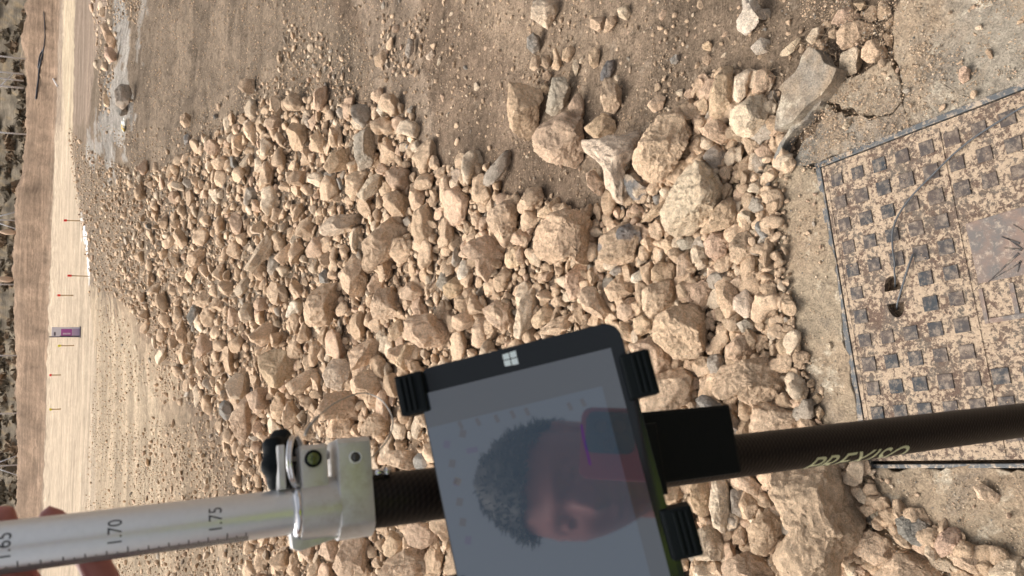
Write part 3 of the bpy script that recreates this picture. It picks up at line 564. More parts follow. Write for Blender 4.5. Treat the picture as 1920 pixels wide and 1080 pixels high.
# ---- placing
APR = [(1420, 300), (1483, 304), (1500, 262), (1530, 232), (1549, 186), (1610, 138), (1674, 108), (1670, 60), (1690, 0), (1700, -100), (2600, -300), (2600, 1500), (1990, 1130), (1840, 1075), (1670, 1000), (1560, 890), (1495, 790), (1455, 690), (1432, 560), (1415, 440)]
def rest(x, y, lift=0.):
    x = np.atleast_1d(np.asarray(x, float)); y = np.atleast_1d(np.asarray(y, float)); P = gnd(x, y, lift); m = inpoly(x, y, APR)
    if m.any(): r = ray(x[m], y[m]); t = (.0035+lift-CAM[2])/r[:, 2]; P[m] = CAM+r*t[:, None]
    return P
KP = []
def kcol(kind, seed, V, grey):
    r = np.random.default_rng(seed); c = np.array(TINT[kind])*r.uniform(.88, 1.12)*np.array([1, r.uniform(.98, 1.01), r.uniform(.96, 1.04)])
    col = np.tile(c, (len(V), 1)); m = np.max(np.abs(V)); n = fbm(V/m*1.3+seed, 3, 8)
    col = col*(1+.10*n[:, None])
    if grey:
        t = (sstep(.0, .08, fbm(V/m*1.6+seed*3.1+.7, 2, 12)))[:, None]*.85; col = col*(1-t)+np.array([.17, .18, .19])*t
    return np.clip(col, .02, .9)
def key_rock(i, poly, kind, name, thick, grey):
    P = np.array(poly); a2 = 0; c = np.zeros(2); n = len(P)
    for j in range(n):
        x0, y0 = P[j]; x1, y1 = P[(j+1) % n]; cr = x0*y1-x1*y0; a2 += cr; c += np.array([x0+x1, y0+y1])*cr
    c /= 3*a2; area = abs(a2)/2; rp = math.sqrt(area/math.pi)
    g = rest(c[0], c[1])[0]; z = (g-CAM)@fw; rm = rp/F*z
    lift = rm*(.95 if not inpoly(np.array([c[0]]), np.array([c[1]]), APR)[0] else .6); g = rest(c[0], c[1], lift)[0]; d = CAM-g; dist = np.linalg.norm(d); nv = d/dist; z = (g-CAM)@fw
    # outline in the plane across the line of sight
    r3 = ray(P[:, 0], P[:, 1]); t = ((g-CAM)@nv)/(r3@nv); Q = CAM+r3*t[:, None]-g
    ax = rt-nv*(rt@nv); ax /= np.linalg.norm(ax); ay = np.cross(nv, ax); q2 = np.stack([Q@ax, Q@ay], 1)
    n_ = 5 if rp > 24 else 4; 
    if rp > 50: n_ = 6
    S, Fc = rock_shape(n_, polyR(q2), rm*.80*thick, 100+i, 1.0, 10 if rp < 30 else 14, .5, .45, True); S[:, :2] *= 1.07
    W = S[:, :1]*ax+S[:, 1:2]*ay+S[:, 2:3]*nv
    o = mesh_np('stone', W, Fc, MROCK, smooth=True, col=kcol(kind, i, W, grey)); o.location = g
    KP.append((c[0], c[1], rp, o, kind, name)); return o
for i, (poly, kind, name, thick, grey) in enumerate(KEY): key_rock(i, poly, kind, name, thick, grey)
# ---- broken concrete slab by the apron
P = [V for V in g0([(1340+x/3.2724, y/3.2724) for x, y in ((560, 280), (600, 292), (640, 330), (660, 380), (735, 415), (720, 460), (700, 500), (640, 580), (560, 640), (510, 700), (470, 740), (410, 770), (350, 795), (358, 740), (370, 680), (395, 610), (400, 560), (380, 540), (410, 500), (480, 440), (505, 390), (520, 340))], .05)]
fp = empty('concrete_fragment', P[0]*0+np.array([P[0][0], P[0][1], -.03])); meta(fp, 'broken pointed slab of grey concrete tilted beside the cover apron', 'concrete fragment')
o = slab('slab', [np.array([q[0], q[1], 0]) for q in P], .045, .045, MCONC, (.29, .25, .20), 31, amp=.006, step=.02)
o.parent = fp; o.matrix_parent_inverse = Matrix.Translation(-fp.location)
P = [V for V in g0([(1340+x/3.2724, y/3.2724) for x, y in ((640, 585), (662, 600), (640, 650), (560, 730), (470, 810), (420, 880), (370, 985), (357, 965), (395, 880), (450, 800), (470, 735), (560, 650), (600, 600))], .02)]
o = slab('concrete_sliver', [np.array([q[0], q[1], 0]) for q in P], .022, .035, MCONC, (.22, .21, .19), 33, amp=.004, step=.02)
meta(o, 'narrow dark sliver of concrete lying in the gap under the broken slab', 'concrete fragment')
# ---- filling stones: density by ground zone
PILE = [(128, 235), (150, 262), (200, 300), (262, 318), (330, 305), (400, 255), (450, 215), (500, 190), (560, 185), (620, 190), (690, 195), (730, 190), (775, 200), (790, 280), (850, 315), (905, 300), (950, 370), (1000, 360), (1060, 390), (1150, 400), (1160, 330), (1190, 330), (1200, 300), (1290, 240), (1300, 160), (1370, 130), (1440, 140), (1480, 230), (1478, 310), (1445, 330), (1462, 420), (1470, 540), (1500, 650), (1520, 770), (1580, 830), (1640, 880), (1640, 930), (1700, 960), (1850, 1030), (2000, 1080), (2100, 1250), (500, 1250), (470, 1040), (450, 900), (390, 770), (330, 690), (270, 620), (235, 570), (180, 540), (165, 500), (152, 420), (136, 330)]
SP = [(530, 60, 640, 230), (840, -20, 1240, 300), (1240, -20, 1440, 150), (1480, -20, 1690, 110)]      # scattered stones on bare dirt
keyx = np.array([k[0] for k in KP]); keyy = np.array([k[1] for k in KP]); keyr = np.array([k[2] for k in KP])
KPOLY = [np.array(k[0]) for k in KEY]
def persp(x): return np.interp(x, [120, 180, 250, 350, 500, 700, 900, 1200, 1500, 1900], [.13, .205, .31, .43, .55, .68, .80, .95, 1.08, 1.25])
cell = 40; grid = {}
def near(x, y): 
    for a in range(int(x//cell)-1, int(x//cell)+2):
        for b in range(int(y//cell)-1, int(y//cell)+2):
            for t in grid.get((a, b), ()): yield t
def put(x, y, r): grid.setdefault((int(x//cell), int(y//cell)), []).append((x, y, r))
def inkey(xs, ys, shrink=.86):
    bad = np.zeros(len(xs), bool)
    for (P, kx, ky) in zip(KPOLY, keyx, keyy):
        Q = (P-[kx, ky])*shrink+[kx, ky]; m = (xs > Q[:, 0].min()) & (xs < Q[:, 0].max()) & (ys > Q[:, 1].min()) & (ys < Q[:, 1].max())
        if m.any(): m[m] = inpoly(xs[m], ys[m], Q); bad |= m
    return bad
COV = [(1528, 318), (2100, 60), (2300, 900), (1600, 880)]
fill = []   # x, y, r(px), kind of zone
def sample(nn, r0, r1, zone, over, zid, xr=(110, 1930), clump=0.):
    yr = (-60, 1140)
    if isinstance(zone, list):
        pz = np.array(zone); xr = (pz[:, 0].min(), pz[:, 0].max()); yr = (pz[:, 1].min(), pz[:, 1].max()); zone = lambda x, y: inpoly(x, y, pz)
    xs = rng.uniform(xr[0], xr[1], nn); ys = rng.uniform(yr[0], yr[1], nn)
    m = zone(xs, ys); xs, ys = xs[m], ys[m]
    if clump: 
        v = vnoise(np.stack([xs/70, ys/70, xs*0+zid], 1), 3)+.5*vnoise(np.stack([xs/22, ys/22, xs*0+zid], 1), 4); m = rng.uniform(-1, 1, len(xs))*(.6) < v-clump; xs, ys = xs[m], ys[m]
    m = ~inkey(xs, ys, .62 if zid == 5 else .97); xs, ys = xs[m], ys[m]
    rs = np.maximum(r0*(r1/r0)**rng.uniform(0, 1, len(xs))**1.3*persp(xs), 1.35)
    for x, y, r in zip(xs, ys, rs):
        if all((x-a)**2+(y-b)**2 > ((r+c)*over)**2 for a, b, c in near(x, y)):
            put(x, y, r); fill.append((x, y, r, zid))
inpile = lambda x, y: inpoly(x, y, PILE)
notcov = lambda x, y: ~inpoly(x, y, COV)
farg = lambda x, y: inpile(x, y) & (x < 1000)
# loose bed under everything, then the stones lying on it
sample(9000, 14, 22, inpile, .80, 5)
sample(30000, 8, 14, inpile, .74, 5)
sample(60000, 4.5, 8, inpile, .74, 5)
sample(40000, 5, 9, lambda x, y: inpile(x, y) & (x < 420), .72, 5)
NB = len(fill); grid.clear()
for (x, y, r) in zip(keyx, keyy, keyr): put(x, y, r*.72)
sample(9000, 26, 42, lambda x, y: farg(x, y) & (x > 260), .84, 0)
sample(6000, 17, 27, farg, .82, 0)
sample(12000, 11, 18, inpile, .84, 0)
sample(30000, 7, 12, inpile, .80, 0)
sample(40000, 4.5, 8, inpile, .84, 0, clump=-.1)
sample(60000, 2.4, 4.8, lambda x, y: inpile(x, y) & (x > 330), .9, 0)
spz = lambda x, y: ~inpile(x, y) & notcov(x, y) & ((x > 640) & (x < 1480) & (y < 420) | (x > 520) & (x < 760) & (y < 260))
sample(1500, 7, 13, spz, 1.0, 1, clump=.2)
sample(12000, 2.5, 7, spz, .95, 1, clump=.0)
apz = lambda x, y: ~inpile(x, y) & notcov(x, y) & (x > 1450)
sample(3500, 2.5, 7, apz, 1., 2, clump=.35)
sample(3000, 5, 11, lambda x, y: apz(x, y) & (x < 1700) & (y < 120) & (x < 1670), .8, 1)
edge = [(1440, 260), (1500, 240), (1478, 320), (1475, 470), (1500, 640), (1540, 780), (1600, 880), (1680, 940), (1640, 960), (1500, 800), (1455, 500)]
S1 = [(535, 40), (600, 60), (660, 120), (700, 195), (520, 195), (520, 120)]; S2 = [(735, -40), (830, -40), (800, 60), (775, 205), (725, 200), (700, 120)]
for Z1 in (S1, S2):
    sample(120, 16, 28, Z1, 1.15, 0, clump=.0); sample(500, 9, 16, Z1, 1.0, 0, clump=-.1); sample(2500, 5, 9, Z1, .95, 0, clump=-.15)
sample(900, 5, 16, [(820, -40), (960, -40), (960, 60), (900, 230), (830, 250)], 1., 1, clump=.1)
sample(6000, 4, 9, edge, .85, 0)
sample(1500, 6, 18, [(180, 235), (330, 240), (450, 165), (540, 140), (600, 185), (450, 215), (330, 305), (262, 318)], 1., 4, clump=.1)
sample(4000, 4, 9, [(180, 235), (330, 240), (450, 165), (540, 140), (600, 185), (450, 215), (330, 305), (262, 318)], .9, 4, clump=.0)
gz = [(300, 660), (400, 800), (520, 1120), (200, 1120), (255, 880)]
sample(16000, 6, 22, gz, .85, 3, clump=-.25)
sample(26000, 4.5, 9, gz, .85, 3, clump=-.2)
gz2 = [(190, 560), (300, 660), (255, 880), (210, 1120), (150, 1120), (170, 800)]
sample(9000, 6, 14, gz2, .95, 3, clump=.25)
sample(5000, 6, 24, lambda x, y: ~inpile(x, y) & inpoly(x, y, [(150, 470), (200, 540), (290, 640), (360, 720), (430, 860), (500, 1100), (400, 1100), (330, 820), (230, 650), (150, 540)]), .85, 3, clump=-.1)
fz = lambda x, y: ~inpile(x, y) & (x > 180) & (x < 640) & (y < 330)
sample(900, 8, 16, lambda x, y: fz(x, y) & (x > 180) & (x < 250), 1., 4, clump=.2)
sample(5000, 12, 44, [(172, -20), (205, -20), (218, 40), (216, 110), (205, 215), (188, 210), (182, 100)], .8, 4)
sample(5000, 9, 16, [(188, -30), (268, -30), (262, 20), (255, 45), (238, 30), (215, 45), (200, 20)], .8, 4)
sample(8000, 2.5, 7, fz, 1., 4, clump=.15)
fill = np.array(fill); order = np.argsort(-fill[:, 2]); fill = fill[order]
# rows beyond the individual ones go in one mesh of stuff
pole_hide = lambda x, y: inpoly(np.array([x]), np.array([y]), [(785, 690), (1150, 605), (1300, 1100), (840, 1100)])[0] or inpoly(np.array([x]), np.array([y]), [(-50, 985), (700, 890), (800, 880), (800, 975), (690, 1000), (-50, 1085)])[0]
NIND = max(0, 298-len(KP)-0)
LIB = {}
for lv in (1, 2, 3, 4):
    L = []
    for s_ in range(24):
        r = np.random.default_rng(900+s_); ph = r.uniform(0, 6.28); e = r.uniform(.0, .36); e3 = r.uniform(0, .18)
        S, Fc = rock_shape(lv, lambda p, ph=ph, e=e, e3=e3: 1+e*np.cos(2*(p-ph))+e3*np.cos(3*p+ph), r.uniform(.62, .9), 900+s_, 1.25, 12, .6); L.append(S)
    LIB[lv] = (L, ICO[lv][1])
def rotm(r):
    q = r.normal(size=4); q /= np.linalg.norm(q); a, b, c, d = q
    return np.array([[1-2*(c*c+d*d), 2*(b*c-a*d), 2*(b*d+a*c)], [2*(b*c+a*d), 1-2*(b*b+d*d), 2*(c*d-a*b)], [2*(b*d-a*c), 2*(c*d+a*b), 1-2*(b*b+c*c)]])
KINDS = ['tan', 'pale', 'brown', 'pink', 'grey', 'slate']; PR = [.60, .15, .15, .06, .033, .007]
G = rest(fill[:, 0], fill[:, 1])
parts = {}; inds = []; kept = 0
rg = np.random.default_rng(55)
for q, (x, y, r, zid) in enumerate(fill):
    g = G[q]; z = (g-CAM)@fw
    if z > 75: continue
    R_ = r/F*z; kind = rg.choice(KINDS, p=PR)
    if x < 420: R_ *= 1.0
    vis = not pole_hide(x, y) and -20 < y < 1100 and x < 1940
    ind = kept < NIND and vis and r > 6 and zid != 5
    lv = 4 if r > 15 else 3 if r > 7.5 else 2 if r > 3.2 else 1
    L, Fc = LIB[lv]; S = L[rg.integers(24)]@rotm(rg).T; S = S*np.array([1, 1, rg.uniform(.6, .95)])*R_*np.array([rg.uniform(.85, 1.2), rg.uniform(.85, 1.2), 1])
    tilt = rotm(rg); lift = R_*{0: .55, 3: .3, 5: .50}.get(zid, .22); R_ = R_; S = S*(1.2 if zid in (0, 5) else 1.)
    c = np.array(TINT[kind])*rg.uniform(.82, 1.16)
    if zid in (1, 4): c = c*.88
    if ind:
        col = np.tile(c, (len(S), 1)); o = mesh_np('stone', S, Fc, MROCK, smooth=True, col=col); o.location = g+np.array([0, 0, lift]); inds.append((x, y, r, o, kind, zid)); kept += 1
    else:
        key = 'rubble' if zid in (0, 3, 5) else 'pebbles'
        parts.setdefault(key, []).append((S+g+np.array([0, 0, lift]), Fc, c))
for key, lst in parts.items():
    Vs = []; Fs = []; Cs = []; n = 0
    for V, Fc, c in lst: Vs.append(V); Fs.append(Fc+n); Cs.append(np.tile(c, (len(V), 1))); n += len(V)
    o = mesh_np(key, np.concatenate(Vs), np.concatenate(Fs), MROCK, smooth=True, col=np.concatenate(Cs))
    meta(o, dict(rubble='small broken tan stones filling the heap between the bigger ones', pebbles='small loose pebbles strewn over the dirt and concrete')[key], dict(rubble='rubble', pebbles='pebbles')[key], kind='stuff')
# fine gravel over everything near
def gravel():
    D, Fc = ICO[1]; r = np.random.default_rng(5); Vs = []; Cs = []; Fs = []; n = 0
    zones = [(14000, (240, 700), (-60, 360), .8, 2.2, -.004), (12000, (600, 1480), (-60, 500), 1.0, 2.6, -.004), (6000, (1455, 1600), (200, 1140), .9, 2.4, .001), (24000, (1500, 1930), (-60, 330), .8, 2.6, .001), (6000, (1590, 1930), (860, 1140), .8, 2.2, .001), (2200, (1545, 1930), (180, 850), .6, 1.7, .0)]
    for nn, xr, yr, r0, r1, zz in zones:
        xs = r.uniform(*xr, nn); ys = r.uniform(*yr, nn)
        v = vnoise(np.stack([xs/60, ys/60, xs*0], 1), 8)+.6*vnoise(np.stack([xs/17, ys/17, xs*0], 1), 9)
        m = r.uniform(-.8, .8, nn) < v
        cov = inpoly(xs, ys, COV)
        if zz == 0.: m &= cov & (r.uniform(0, 1, nn) < .5)
        elif zz > 0: m &= ~cov
        xs, ys = xs[m], ys[m]; rr = r0*(r1/r0)**(r.uniform(0, 1, len(xs))**2.5*1.3)
        P = gnd(xs, ys) if zz < 0 else g0(list(zip(xs, ys)), .003)
        z = (P-CAM)@fw
        for p, q, zd in zip(P, rr, z):
            s = q/F*zd*.5*1.3; S = D*(1+r.normal(size=(len(D), 1))*.16)*np.array([r.uniform(.7, 1.3), r.uniform(.7, 1.3), r.uniform(.5, .9)])*s
            Vs.append(S+p+np.array([0, 0, s*.3])); Fs.append(Fc+n); n += len(D)
            kk = KINDS[r.choice(6, p=[.4, .12, .25, .06, .12, .05])]; Cs.append(np.tile(np.array(TINT[kk])*r.uniform(.6, 1.2), (len(D), 1)))
    o = mesh_np('gravel', np.concatenate(Vs), np.concatenate(Fs), MROCK, smooth=False, col=np.concatenate(Cs)); meta(o, 'fine grit and gravel scattered on the dirt and concrete', 'gravel', kind='stuff')
gravel()
# ---- what each stone is called
SIDES = ['to the right of', 'to the lower right of', 'directly below', 'to the lower left of', 'to the left of', 'to the upper left of', 'directly above', 'to the upper right of']
CN = dict(tan='tan', pale='pale', brown='brown', pink='reddish', grey='greyish', slate='slate-grey', dark='dark grey', brightw='whitish')
marks = [(k[0], k[1], k[2], k[5]) for k in KP if k[5]]
used = set()
for k in KP:
    o = k[3]; o['category'] = 'stone'; o['group'] = 'loose stones of the rubble heap'
    if k[5]: o['label'] = k[5]
SHORT = {}
for m in marks:
    t = m[3].split(',')[0]; ws = t.split(); SHORT[m[3]] = ' '.join(ws[:8])
others = [(k[0], k[1], k[2], k[3], k[4]) for k in KP if not k[5]]+[(a, b, c, d, e) for a, b, c, d, e, z in inds]
others.sort(key=lambda k: -k[2])
extra = [(960, 672, 10, 'tablet logo'), (760, 740, 30, 'upper left tablet clip'), (1190, 700, 30, 'upper right tablet clip'), (1270, 1000, 30, 'lower right tablet clip'), (1280, 830, 45, 'black pole bracket'), (640, 870, 50, 'metal pole clamp'), (1540, 315, 20, 'left corner of the manhole cover'), (1505, 190, 45, 'broken concrete slab'), (400, 985, 40, '1.75 mark of the pole')]
cands = []
for i, k in enumerate(others):
    for m in marks+extra:
        d = math.hypot(k[0]-m[0], k[1]-m[1]); 
        if d < 420:
            s = int(round(math.atan2(k[1]-m[1], k[0]-m[0])/(math.pi/4))) % 8; cands.append((d, i, m[3], s))
cands.sort(); done = {}
def szw(r): return 'large' if r > 34 else 'medium-sized' if r > 20 else 'small' if r > 11 else 'very small'
for d, i, nm, s in cands:
    if i in done: continue
    base = (szw(others[i][2]), CN[others[i][4]], nm, s)
    if base in used: continue
    used.add(base); done[i] = (nm, s)
for i, k in enumerate(others):
    o = k[3]; o['category'] = 'stone'; o['group'] = 'loose stones of the rubble heap'
    if i in done:
        nm, s = done[i]; sh = ' '.join(SHORT.get(nm, nm).split()[:7])
        while sh.split()[-1] in ('at', 'the', 'a', 'of', 'in', 'with', 'above', 'by', 'on', 'like', 'right', 'just', 'left', 'and', 'cut', 'lying', 'to', 'under', 'below', 'beside', 'near', 'an', 'next', 'its', 'between', 'behind', 'from', 'that'): sh = ' '.join(sh.split()[:-1])
        lb = f'{szw(k[2])} {CN[k[4]]} stone {SIDES[s]} the {sh}'; o['label'] = ' '.join(lb.replace('medium-sized', 'mid-sized').split()[:16])
    else:
        o['label'] = f'{szw(k[2])} {CN[k[4]]} stone in the far or outer part of the rubble'; o['group'] = 'scattered %s %s stones' % (szw(k[2]), CN[k[4]])
# ================================================================== survey pole
def nz(v): v = np.asarray(v, float); return v/np.linalg.norm(v)
PA = at(0, 1027, 1552/4000.); PB = at(1900, 790, 1552/2100.); AD = nz(PB-PA)
NV = -nz(at(600, 950, 1)-CAM); NV = nz(NV-AD*(NV@AD)); SU = nz(np.cross(NV, AD)); SU = SU*np.sign(SU@rt)     # SU: real right
def PL(x, y, h=0.):
    """picture point -> (along the pole, sideways) in the plane through the pole lifted h towards the viewer"""
    r = ray(x, y); O = PA+NV*h; t = ((O-CAM)@NV)/(r@NV); P = CAM+r*t-O; return float(P@AD), float(P@SU)
def PW(s, u, n): return Vector(PA+AD*s+SU*u+NV*n)
pole = empty('survey_pole', PW(0, 0, 0)); meta(pole, 'surveying pole with graduated aluminium upper tube and black carbon lower tube', 'survey pole')
poff = Matrix.Translation(-pole.location)
def pp(name, bm, mat, smooth=False, par=None, mats=None):
    o = from_bm(name, bm, mat, par or pole, smooth, mats)
    if par is None: o.matrix_parent_inverse = poff
    return o
k = NM('brushed_aluminium', .36, .65, .5); co = k.coords(); k.color(k.mix(k.noise(co, 300, 3), (.68, .69, .70), (.78, .79, .80))); MALU = k.m
k = NM('anodised_aluminium', .42, .55, .5); co = k.coords(); k.color(k.mix(k.ramp(k.noise(co, 45, 7, .75), [(.5, 0.), (.72, .8)]), k.mix(k.noise(co, 60, 5), (.56, .555, .545), (.66, .655, .64)), (.42, .38, .32))); k.bump(k.noise(co, 900, 2), .0001, .5); MAN = k.m
k = NM('carbon_tube', .45, 0, .2); co = k.coords()
wv = k.n('TexWave', i_Scale=90., i_Distortion=1.2, i_Detail=2.); wv.bands_direction = 'Z'; k.l(co, wv.inputs['Vector'])
wv2 = k.n('TexWave', i_Scale=120., i_Distortion=.6); wv2.bands_direction = 'DIAGONAL'; k.l(co, wv2.inputs['Vector'])
cc = k.mix(.5, wv.outputs['Color'], wv2.outputs['Color']); k.color(k.mix(cc, (.004, .003, .0028), (.022, .016, .013))); k.bump(cc, .0003, .7); MCARB = k.m
MBLKP = simple('black_plastic', (.005, .0075, .009), .6, 0, .12, bump=.0002, scale=300); MCHROME = simple('steel', (.72, .72, .73), .2, 1., .5)
MINK = simple('black_ink', (.02, .02, .022), .6)
RA, RB = .01345, .0168
sC0 = PL(560, 955)[0]; sC1 = PL(697, 940)[0]
def cyl(bm, s0, s1, r, seg=64, rad2=None):
    tube_bm(bm, [PW(s0, 0, 0), PW((s0+s1)/2, 0, 0), PW(s1, 0, 0)], [r, r, rad2 or r], seg)
bm = bmesh.new(); cyl(bm, -.42, sC1-.005, RA, 72); up_ = pp('aluminium_tube', bm, MALU)
sG = None
for t in np.linspace(.5, 3, 400):
    if PW(t, 0, 0).z < -.01: sG = t; break
bm = bmesh.new(); cyl(bm, sC1-.01, sG-.12, RB, 72); low = pp('carbon_tube', bm, MCARB)
bm = bmesh.new(); tube_bm(bm, [PW(sG-.125, 0, 0), PW(sG-.10, 0, 0), PW(sG-.06, 0, 0), PW(sG+.01, 0, 0)], [.019, .019, .010, .001], 32); pp('pole_tip', bm, MCHROME)
# graduations along the real-left side of the aluminium tube
def wrap(name, rects, r, mat, par):
    V = []; Fc = []
    for (s0, s1, a0, a1) in rects:
        k_ = 5
        for q in range(k_+1):
            a = a0+(a1-a0)*q/k_
            for s in (s0, s1): V.append(PA+AD*s+(SU*math.sin(a)+NV*math.cos(a))*r)
        b0 = len(V)-2*(k_+1)
        for q in range(k_): Fc.append((b0+2*q, b0+2*q+1, b0+2*q+3, b0+2*q+2))
    return mesh_np(name, V, Fc, mat, par)
s170 = PL(215, 996, RA)[0]; s175 = PL(404, 972, RA)[0]; cm = (s175-s170)/5
s0g = PL(245, 1000, RA)[0]-2*cm*1.0
rects = []
for i in range(-380, 62):
    s = s170+cm*.62+i*cm/10
    if s > sC0+.001 or s < -.40: continue
    L = .0036 if i % 50 == 0 else .0030 if i % 10 == 0 else .0022 if i % 5 == 0 else .0017
    A_ = -.68 if i % 50 == 0 else -.76 if i % 10 == 0 else -.88 if i % 5 == 0 else -.97
    rects.append((s-.0003, s+.0003, A_+.08, -1.62))
g = wrap('scale_marks', rects, RA+.00012, MINK, up_)
def text_mesh(txt, font_scale=1., shear=0.):
    cu = bpy.data.curves.new('lettering', 'FONT'); cu.body = txt; cu.shear = shear; cu.resolution_u = 4
    ob = bpy.data.objects.new('lettering', cu); COL.objects.link(ob); dg = bpy.context.evaluated_depsgraph_get(); dg.update()
    me = bpy.data.meshes.new_from_object(ob.evaluated_get(dg)); bpy.data.objects.remove(ob); bpy.data.curves.remove(cu)
    bm = bmesh.new(); bm.from_mesh(me); bpy.data.meshes.remove(me)
    for _ in range(3):
        le = [e for e in bm.edges if e.calc_length() > .12]
        if le: bmesh.ops.subdivide_edges(bm, edges=le, cuts=1); bmesh.ops.triangulate(bm, faces=bm.faces[:])
    return bm
def wrap_text(name, txt, sC, aC, h, wid, r, mat, par, along=False, shear=0.):
    bm = text_mesh(txt, shear=shear); xs = [v.co.x for v in bm.verts]; ys = [v.co.y for v in bm.verts]; x0, x1, y0, y1 = min(xs), max(xs), min(ys), max(ys)
    for v in bm.verts:
        fx = (v.co.x-x0)/(x1-x0); fy = (v.co.y-y0)/(y1-y0)
        if along: s = sC+(fx-.5)*wid; a = aC+(fy-1)*h/r            # reads down the pole, tops towards real right
        else: s = sC-(fy-.5)*h; a = aC+(fx-.5)*wid/r               # reads across the pole
        v.co = Vector(PA+AD*s+(SU*math.sin(a)+NV*math.cos(a))*r)
    me = bpy.data.meshes.new(name); bm.to_mesh(me); bm.free(); me.materials.append(mat); o = bpy.data.objects.new(name, me); COL.objects.link(o); o.parent = par; return o
for kk, tx in ((0, '1.70'), (1, '1.75'), (-1, '1.65'), (-2, '1.60'), (-3, '1.55')):
    s = s170+kk*5*cm; u = PL(215+190*kk, 996-24*kk, RA)[1] if kk >= -1 else 0
    wrap_text('scale_number', tx, s, max(-.35, min(.35, u/RA)), .0070, .0125, RA+.00012, MINK, up_)
MCREAM = simple('cream_print', (.50, .50, .30), .5)
wrap_text('lettering', 'PREXISO', PL(1607, 850, RB*.5)[0], -.56, .0195, PL(1700, 838, RB*.5)[0]-PL(1510, 868, RB*.5)[0], RB+.00015, MCREAM, low, True, .45)
# ---- clamp
def dsec(R_, uT, hn, seg=20, cr=.003):
    """cross-section: round about the tube on the left, square block to the right (u, n)"""
    t0 = math.asin(min(1, hn/R_)); pts = [(R_*math.cos(t), R_*math.sin(t)) for t in np.linspace(math.pi-t0, math.pi+t0, seg)]; pts = [(u, n) for u, n in pts]
    return [(u, n) for u, n in pts]+[(uT-cr, -hn), (uT, -hn+cr), (uT, hn-cr), (uT-cr, hn)]
def dblock(name, s0, s1, R_, uT, hn, mat, bev=.0012):
    bm = bmesh.new(); frame_prism(bm, PW(s0, 0, 0), SU, NV, AD, dsec(R_, uT, hn), 0, s1-s0, bev); return pp(name, bm, mat, True)
def fix_smooth(o, ang=35):
    me = o.data; bm = bmesh.new(); bm.from_mesh(me)
    for e in bm.edges:
        if len(e.link_faces) == 2 and e.calc_face_angle() > math.radians(ang): e.smooth = False
    bm.to_mesh(me); bm.free(); return o
a0, uA = PL(628, 824, .012); a1, _ = PL(690, 818, .012)
clampA = fix_smooth(dblock('clamp_block', a0, a1, .0208, uA, .0180, MAN))
b0, uB = PL(562, 835, .012); clampB = fix_smooth(dblock('bubble_bracket', b0, PL(612, 828, .012)[0], .0178, uB, .0128, MAN))
bm = bmesh.new(); tube_bm(bm, [PW(PL(560, 950)[0], 0, 0), PW(PL(590, 950)[0], 0, 0), PW(a0+.001, 0, 0)], [.0178, .0182, .0182], 56); fix_smooth(pp('clamp_collar', bm, MAN, True))
bm = bmesh.new(); tube_bm(bm, [PW(sC0-.0045, 0, 0), PW(sC0-.003, 0, 0), PW(sC0, 0, 0)], [.0152, .0168, .0175], 56); pp('collar_lip', bm, MCHROME, True)
bm = bmesh.new(); s_, u_ = PL(545, 1000, 0); frame_prism(bm, PW(0, 0, 0), AD, SU, NV, [(sC0-.006, -.0125), (sC0-.005, -.0215), (sC0-.001, -.0235), (a0, -.0190), (a0, -.012)], -.0085, .0035, .001); fix_smooth(pp('lock_tab', bm, MAN, True))
bm = bmesh.new(); s_, u_ = PL(525, 845, .004); s2_, u2_ = PL(536, 918, .004); frame_box(bm, PW(0, 0, 0), AD, SU, NV, s_-.0022, s_+.0022, u2_, u_+.003, -.010, .010, .0008); pp('lever_plate', bm, MAN)
def disc(bm, c, ax, r, h, seg=40, inner=0):
    ax = Vector(ax).normalized(); tube_bm(bm, [Vector(c), Vector(c)+ax*h], r, seg)
s_, u_ = PL(587, 860, .0128); bm = bmesh.new(); disc(bm, PW(s_, u_, .0120), NV, .0052, .0022); v = pp('bubble_vial', bm, MBLKP, True)
MGRN = simple('vial_liquid', (.10, .13, .025), .15, 0, .6); bm = bmesh.new(); disc(bm, PW(s_, u_, .0135), NV, .0036, .0010); pp('vial_glass', bm, MGRN, True, v).matrix_parent_inverse = Matrix.Identity(4)
bm = bmesh.new(); tor = [PW(s_+.0012*math.cos(t), u_+.0012*math.sin(t), .0146) for t in np.linspace(0, 2*math.pi, 20)]; tube_bm(bm, tor, .00018, 6); pp('bubble_ring', bm, MINK, True, v)
s_, u_ = PL(667, 857, .0180); bm = bmesh.new(); disc(bm, PW(s_, u_, .0173), NV, .0030, .0010); pp('screw_hole', bm, simple('dark_metal', (.10, .095, .09), .4, .8), True)
bm = bmesh.new(); tor = [PW(s_+.0035*math.cos(t), u_+.0035*math.sin(t), .0181) for t in np.linspace(0, 2*math.pi, 33)]; tube_bm(bm, tor, .0006, 8); pp('hole_rim', bm, MALU, True)
s0_, u_ = PL(690, 888, .010); s1_, _ = PL(732, 884, .010); bm = bmesh.new(); tube_bm(bm, [PW(s0_, u_, .010), PW(s1_, u_, .010)], .0024, 20); tube_bm(bm, [PW(s1_-.004, u_, .010), PW(s1_-.001, u_, .010)], .0031, 20); pp('clamp_pin', bm, MCHROME, True)
